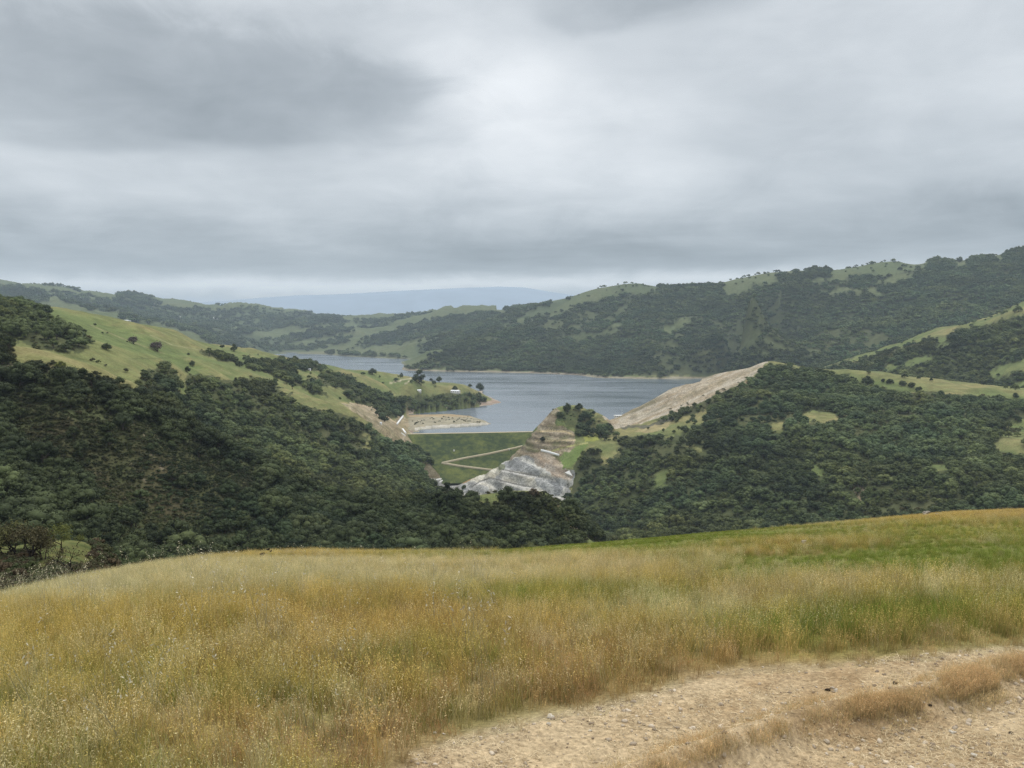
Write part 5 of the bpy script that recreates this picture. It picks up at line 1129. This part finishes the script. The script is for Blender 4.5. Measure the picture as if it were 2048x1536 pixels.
o = empty('boat_house', tuple(P)); tag(o, 'flat white-roofed building at the lake edge beside the scraped slope', 'building')
v, f = box_arrays(-9, 9, -4, 4, -6, 2.6); link('wall', mesh_np('wall', v, f), [m_wall], o)
v, f = box_arrays(-10, 10, -4.8, 4.8, 2.603, 3.4); link('roof', mesh_np('roof', v, f), [m_white], o)
for k in range(4): v, f = box_arrays(-7.5 + k * 4, -5.5 + k * 4, -4.1, -3.8, .6, 1.9); link('window', mesh_np('window', v, f), [m_win], o)
P = ground_hit(1244, 818, 1650, 1850); o = empty('radio_mast', tuple(P + [0, 0, -2])); tag(o, 'thin pole mast standing beside the white lake building', 'mast')
v, f = tube([(0, 0, 0), (0, 0, 8), (0, 0, 15)], [.25, .2, .12], 6); link('pole', mesh_np('pole', v, f), [m_conc], o)
v, f = box_arrays(-1.2, 1.2, -.1, .1, 12.8, 13.0); link('crossbar', mesh_np('crossbar', v, f), [m_conc], o)

# ------------------------------------------------------------------ grass of the meadow
def grass_mat(name, seed_tint=False):
    m_, n, b = principled(name, .75, .15)
    at = n.node('ShaderNodeAttribute', attribute_name='tint', attribute_type='INSTANCER'); ge = n.node('ShaderNodeAttribute', attribute_name='shade', attribute_type='GEOMETRY')
    oi = n.node('ShaderNodeObjectInfo')
    c = n.vm('MULTIPLY', at.outputs['Color'], ge.outputs['Color'])
    c = n.vm('SCALE', c, scale=n.rng(oi.outputs['Random'], 0, 1, .72, 1.28))
    n.l.new(c, b.inputs['Base Color'])
    tr = n.node('ShaderNodeBsdfTranslucent'); n.l.new(c, tr.inputs[0]); mx = n.node('ShaderNodeMixShader'); mx.inputs[0].default_value = .25
    n.l.new(b.outputs[0], mx.inputs[1]); n.l.new(tr.outputs[0], mx.inputs[2]); n.l.new(mx.outputs[0], n.n['Material Output'].inputs[0])
    return m_
M_GRASS = grass_mat('grass_blades')
def blade_set(r, n, h0, h1, spread, width, droop, head=0.0, headsz=.03, headcol=(1.32, 1.28, 1.30), segs=3, basecol=(.75, .8, .8)):
    """n curved blades; some carry a drooping seed head"""
    V, Fq, S = [], [], []
    for k in range(n):
        th = r.uniform(0, 6.283); rad = spread * math.sqrt(r.uniform()); b = np.array([math.cos(th) * rad, math.sin(th) * rad, -.02])
        h = r.uniform(h0, h1); dv = r.uniform(0, 6.283); dd = np.array([math.cos(dv), math.sin(dv), 0]); cur = droop * h * r.uniform(.3, 1.3); wv_ = width * r.uniform(.6, 1.2)
        sd_a = r.uniform(0, 6.283); sd = np.array([math.cos(sd_a), math.sin(sd_a), 0]) * wv_; tintk = np.array([r.uniform(.75, 1.25)] * 3) * np.array([r.uniform(.92, 1.1), 1, r.uniform(.85, 1.1)])
        i0 = len(V)
        for s_ in range(segs + 1):
            f = s_ / segs; p = b + np.array([0, 0, h * (f - .12 * f * f * droop * 2)]) + dd * cur * f * f; wf = (1 - .75 * f)
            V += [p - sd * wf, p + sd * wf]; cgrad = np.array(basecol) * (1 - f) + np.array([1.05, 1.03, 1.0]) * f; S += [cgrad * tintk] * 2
        for s_ in range(segs): a = i0 + 2 * s_; Fq.append([a, a + 1, a + 3, a + 2])
        if r.uniform() < head:
            tip = p
            for j in range(int(r.integers(3, 7))):
                q0 = tip - np.array([0, 0, h * .05 * j]) + r.normal(size=3) * headsz * .35; dr = dd * .7 + r.normal(size=3) * .5 + np.array([0, 0, -.55]); dr /= np.linalg.norm(dr); sp = np.cross(dr, r.normal(size=3)); sp /= np.linalg.norm(sp)
                L = headsz * r.uniform(.7, 1.3); i0 = len(V); V += [q0, q0 + dr * L * .5 + sp * L * .17, q0 + dr * L, q0 + dr * L * .5 - sp * L * .17]; S += [np.array(headcol) * r.uniform(.8, 1.15)] * 4; Fq.append([i0, i0 + 1, i0 + 2, i0 + 3])
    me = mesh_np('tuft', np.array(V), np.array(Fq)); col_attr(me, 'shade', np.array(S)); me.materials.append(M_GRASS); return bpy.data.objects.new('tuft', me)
gr = np.random.default_rng(900)
tufts = [blade_set(gr, 34, .25, .55, .16, .0026, .30, .8, .020) for _ in range(4)]            # 0-3 oats with seed heads
tufts += [blade_set(gr, 44, .12, .36, .16, .0030, .45, .3, .014) for _ in range(4)]           # 4-7 leafy
tufts += [blade_set(gr, 40, .10, .30, .15, .0026, .35, .8, .016, (1.15, 1.0, .95)) for _ in range(3)]   # 8-10 rusty short
tufts += [blade_set(gr, 34, .02, .075, .17, .0020, .9, .15, .010) for _ in range(3)]              # 11-13 trampled stubble
tufts += [blade_set(gr, 9, .50, .80, .12, .0026, .40, 1.0, .028, (1.5, 1.5, 1.6)) for _ in range(2)]  # 14-15 tall white oats
G = []
for d0, d1, dn in ((3.2, 6, 75), (6, 10, 62), (10, 16, 46), (16, 26, 30), (26, 45, 17), (45, 115, 8)):
    n = int(dn * .74 * (d1 * d1 - d0 * d0)); y = np.sqrt(rng.uniform(d0 * d0, d1 * d1, n)); G.append(np.stack([rng.uniform(-.74, .74, n) * y, y], 1))
nb_ = 15000; q_ = rng.uniform(0, len(BERM) - 1.001, nb_); k_ = q_.astype(int); bx = np.array(BERM, float); bp_ = bx[k_] + (bx[k_ + 1] - bx[k_]) * (q_ - k_)[:, None] + rng.normal(size=(nb_, 2)) * np.array([44, 15])
bu, bt_ = ray(bp_[:, 0], bp_[:, 1]); bd = np.full(nb_, 6.0)
for _ in range(12): bd = np.clip(bd - (meadow_z(bu * bd, bd) / bd - bt_) * bd * bd / 1.5 * .6, 3, 30)
G.append(np.stack([bu * bd, bd], 1)[rng.uniform(size=nb_) < np.clip(.38 + 2.0 * fbm(bu * bd / .55, bd / .55, 219, 3), .03, 1)])
G = np.concatenate(G); gz = meadow_z(G[:, 0], G[:, 1]); gpx, gpy = project(G[:, 0], G[:, 1], gz)
_, dcg = meadow_base(G[:, 0], G[:, 1])
ok = G[:, 1] < dcg * 1.12
trk = track_mask(gpx, gpy); bermd = near_line(gpx, gpy, BERM); nzb = fbm(G[:, 0] / .8, G[:, 1] / .8, 211, 4)
edge = sm(pip(gpx, gpy + 26, TRACK).astype(float) * 1.0, 0, 1)
p_tr = np.exp(-((bermd + 26 * nzb) / 40) ** 2) * 1.1 + .04 + .30 * sm(nzb, .1, .6)
ok &= ~trk | (rng.uniform(size=len(G)) < p_tr)
G, gz, gpx, gpy, trk, bermd = G[ok], gz[ok], gpx[ok], gpy[ok], trk[ok], bermd[ok]
Wg = patch_w(gpx, gpy, G[:, 0], G[:, 1]); cum = np.cumsum(Wg, 1); pickk = (rng.uniform(size=len(G))[:, None] > cum).sum(1).clip(0, 3)
n = len(G); print('tufts', n)
base = np.array([4, 0, 8, 0]); cnt = np.array([4, 4, 3, 4]); onberm = trk & (bermd < 44 + 30 * fbm(G[:, 0] / .6, G[:, 1] / .6, 225, 3)); idx = base[pickk] + rng.integers(0, 1000, n) % cnt[pickk]
near_edge = pip(gpx, gpy + 30, TRACK) & ~trk
low = trk | (near_edge & (rng.uniform(size=n) < .5)); idx = np.where(onberm, 8 + rng.integers(0, 3, n), np.where(low, 11 + rng.integers(0, 3, n), idx))
lush = (Wg[:, 0] > .62) & (gpy < 1160); idx = np.where(lush, 4 + rng.integers(0, 4, n), idx)
tall = ((gpx < 150) & (gpy < 1215) & (rng.uniform(size=n) < .022)) | ((rng.uniform(size=n) < .006) & (gpx < 1000) & (G[:, 1] < 22)); idx = np.where(tall & ~trk, 14 + rng.integers(0, 2, n), idx)
mixw = .55 * np.eye(4)[pickk] + .45 * Wg; tint = mixw @ GC
tint = tint * (1 + .22 * fbm(G[:, 0] / .5, G[:, 1] / .5, 213, 3))[:, None] * rng.uniform(.85, 1.15, (n, 1))
tint = np.where(tall[:, None], np.array([.37, .34, .23]), tint)
ed_ = near_line(gpx, gpy, TRACK[:13]); ew = (np.exp(-(ed_ / 75) ** 2) * ~trk * .75)[:, None]; tint = tint * (1 - ew) + np.array([.44, .29, .15]) * ew * rng.uniform(.8, 1.2, (n, 1))
bt = np.exp(-(bermd / 45) ** 2) * trk; tint = np.where((trk & ~tall)[:, None], np.array([.60, .47, .26]) * rng.uniform(.8, 1.2, (n, 1)), tint)
scl = rng.uniform(.75, 1.3, n) * np.where(onberm, .38 + .12 * rng.uniform(size=n), np.where(trk, .9, 1)) * np.where(lush, .7, 1) * (1 + .25 * fbm(G[:, 0] / 2.5, G[:, 1] / 2.5, 217, 3)) * np.where(G[:, 1] > 26, .95, 1)
edged = near_line(gpx, gpy, TRACK[:13]); ramp = np.where(trk, 1, .30 + .70 * sm(edged, 2, 90))
scl = scl * ramp * np.where(tall, 1.1, np.where(G[:, 1] > 14, .62, .70))
scl = scl * np.where((gpy > 1420) & (gpx > 300) & ~trk, .85, 1)
P3 = np.stack([G[:, 0], G[:, 1], gz], 1)
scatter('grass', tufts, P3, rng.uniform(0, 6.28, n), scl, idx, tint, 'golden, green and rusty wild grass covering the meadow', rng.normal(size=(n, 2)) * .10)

# loose stones and straw on the track
m_stone, N_, b_ = principled('pebbles', .9, .2); oi = N_.node('ShaderNodeObjectInfo'); N_.l.new(N_.mix(oi.outputs['Random'], (.20, .15, .10), (.62, .53, .41)), b_.inputs['Base Color'])
m_straw, N_, b_ = principled('straw', .8, .2); oi = N_.node('ShaderNodeObjectInfo'); N_.l.new(N_.mix(oi.outputs['Random'], (.26, .18, .09), (.74, .60, .38)), b_.inputs['Base Color'])
def stone_arrays(r, flat=.6, rough=.18, nu=9, nvv=6):
    V, Fq = [], []
    o_ = r.uniform(0, 50, 3)
    for j in range(nvv + 1):
        ph = -math.pi / 2 + math.pi * j / nvv
        for i in range(nu):
            th = 2 * math.pi * i / nu; q_ = np.array([math.cos(ph) * math.cos(th), math.cos(ph) * math.sin(th), math.sin(ph)])
            k = 1 + rough * 2 * (vnoise(q_[0] * 1.7 + o_[0], q_[1] * 1.7 + q_[2] * 2.3 + o_[1], 5) - .5) * 2; V.append(q_ * k * np.array([1, .75, flat]))
    for j in range(nvv):
        for i in range(nu): Fq.append([j * nu + i, j * nu + (i + 1) % nu, (j + 1) * nu + (i + 1) % nu, (j + 1) * nu + i])
    return np.array(V), np.array(Fq)
lit = []
for k in range(4): me = mesh_np('pebble', *stone_arrays(gr, .55, .25, 7, 4)); me.materials.append(m_stone); lit.append(bpy.data.objects.new('pebble', me))
for k in range(4):
    V, Fq = [], []
    for j in range(5):
        c = gr.normal(size=3) * np.array([1.2, 1.2, .1]); a = gr.uniform(0, 3.14); dv = np.array([math.cos(a), math.sin(a), gr.normal() * .15]) * gr.uniform(1, 2.6); sd = np.array([-math.sin(a), math.cos(a), .3]) * .09; i0 = len(V)
        V += [c - dv, c - sd + [0, 0, .25], c + dv, c + sd + [0, 0, .25]]; Fq.append([i0, i0 + 1, i0 + 2, i0 + 3])
    me = mesh_np('straw', np.array(V), np.array(Fq)); me.materials.append(m_straw); lit.append(bpy.data.objects.new('straw', me))
Lp = []
for d0, d1, dn in ((3.2, 6, 2600), (6, 9, 1700), (9, 16, 700)):
    n = int(dn * .55 * (d1 * d1 - d0 * d0)); y = np.sqrt(rng.uniform(d0 * d0, d1 * d1, n)); Lp.append(np.stack([rng.uniform(-.34, .74, n) * y, y], 1))
Lp = np.concatenate(Lp); lz = meadow_z(Lp[:, 0], Lp[:, 1]); lpx, lpy = project(Lp[:, 0], Lp[:, 1], lz)
ok = pip(lpx + 30 * fbm(lpx / 40, lpy / 20, 221, 3), lpy + 12, TRACK) & (rng.uniform(size=len(Lp)) < np.clip(.55 + .9 * fbm(Lp[:, 0] / .9, Lp[:, 1] / .9, 223, 3), .08, 1)); Lp, lz = Lp[ok], lz[ok]; n = len(Lp); print('litter', n)
li = np.where(rng.uniform(size=n) < .16, rng.integers(0, 4, n), 4 + rng.integers(0, 4, n))
ls = np.where(li < 4, .004 + .020 * rng.uniform(size=n) ** 6 + .003 * rng.uniform(size=n), rng.uniform(.007, .017, n))
scatter('gravel', lit, np.stack([Lp[:, 0], Lp[:, 1], lz + .003], 1), rng.uniform(0, 6.28, n), ls, li, None, 'loose pebbles and broken straw strewn over the dirt track', rng.normal(size=(n, 2)) * .15)

# single stones and clods
def meadow_hit(px, py):
    u, t = ray(px, py); ds = np.exp(np.linspace(math.log(2.5), math.log(115), 3000)); z = meadow_z(u * ds, ds); k = int(np.argmax(z / ds >= t)); return np.array([u * ds[k], ds[k], z[k]])
m_dark = simple_mat('dark_clod', (.035, .028, .024), .95, .3, 40, .05); m_pale = simple_mat('pale_stone', (.62, .56, .46), .9, .15, 30, .1, .4); m_grey = simple_mat('grey_rock', (.30, .27, .22), .95, .3, 3, .05, .5)
STONES = [(1655, 1381, 13, m_dark, 'black clod lying in the middle of the dirt track'), (1790, 1368, 9, m_dark, 'flat dark clod right of the black clod on the track'), (1100, 1436, 15, m_pale, 'flat white stone at the grassy edge of the track'), (1098, 1449, 9, m_pale, 'smaller white stone just below the flat white stone'),
          (887, 1469, 7, m_pale, 'small pale stone at the far left edge of the track'), (870, 1468, 8, m_pale, 'rounded pale stone left of the small pale stone'), (1948, 1514, 15, m_pale, 'white rock in dark weeds at the lower right corner'), (1905, 1468, 13, m_pale, 'flat pale stone on the track above the lower right corner'), (1860, 1412, 8, m_dark, 'long dark clod below the grassy berm'),
          (2022, 1468, 9, m_dark, 'dark clod near the right picture edge'), (1985, 1322, 5, m_dark, 'small dark clod on the far part of the track'), (1180, 1463, 7, m_pale, 'pale pebble in the straw of the near track'), (1672, 1383, 11, m_pale, 'tan stone touching the black clod')]
for px, py, s_, mt, lab in STONES:
    P = meadow_hit(px, py); s_ = s_ * P[1] / F / 2; me = mesh_np('stone', *stone_arrays(gr, .6, .25, 14, 9), smooth=True); o = link('stone', me, [mt]); o.location = P + [0, 0, s_ * .35]; o.scale = (s_, s_, s_); o.rotation_euler = (0, 0, random.uniform(-.4, .4)); tag(o, lab, 'stone')
for px, py, wd, lab, nm in ((1606, 1091, 22, 'low rock outcrop on the dry strip in the meadow', 'rock_outcrop'), (1856, 1032, 26, 'grey rock outcrop near the meadow crest at right', 'rock_outcrop'), (531, 1114, 18, 'dark earth mound on the left meadow crest', 'earth_mound')):
    P = meadow_hit(px, py); parts = []
    for k in range(5):
        v, f = stone_arrays(gr, .55, .3, 10, 6); sc = wd * P[1] / F / 2 * gr.uniform(.3, .6); parts.append((v * sc + np.array([gr.normal() * wd * P[1] / F * .25, gr.normal() * .4, sc * .2 + .12]), f))
    o = link(nm, mesh_np(nm, *join(parts), smooth=False), [m_dark if nm == 'earth_mound' else m_grey]); o.location = P; tag(o, lab, 'rock' if nm != 'earth_mound' else 'mound')
# one tall oat stalk standing clear of the crest
for px, py, hp, lab in ((306, 1128, 34, 'tall white oat stalk rising alone above the left meadow crest'), (222, 1142, 24, 'shorter white oat stalk left of the tall lone one')):
    P = meadow_hit(px, py + 6); h = hp * P[1] / F; o = blade_set(gr, 3, h * .8, h, .05, .0045, .25, 1.0, .06, (1, 1, 1)); COL.objects.link(o); o.name = 'oat_stalk'; o.location = P; o.data.materials.clear(); o.data.materials.append(simple_mat('oat_straw', (.60, .58, .46), .8, .1, 20)); tag(o, lab, 'grass stalk')

# ------------------------------------------------------------------ air
hb = np.array([(x, y, z) for z in (-420.0, 980.0) for y in (-900.0, 26500.0) for x in (-26500.0, 26500.0)])
me = mesh_np('haze', hb, np.array([[0, 2, 3, 1], [4, 5, 7, 6], [0, 1, 5, 4], [2, 6, 7, 3], [0, 4, 6, 2], [1, 3, 7, 5]]))
m_hz = bpy.data.materials.new('haze_air'); m_hz.use_nodes = True; n = NT(m_hz.node_tree); n.n.clear()
pv = n.node('ShaderNodeVolumePrincipled'); pv.inputs['Color'].default_value = (.72, .87, 1.0, 1); pv.inputs['Density'].default_value = 4.6e-5; pv.inputs['Anisotropy'].default_value = 0.0
ou = n.node('ShaderNodeOutputMaterial'); n.l.new(pv.outputs[0], ou.inputs['Volume'])
tag(link('haze', me, [m_hz]), 'thin blue-grey haze in the air over the valley', kind='stuff')
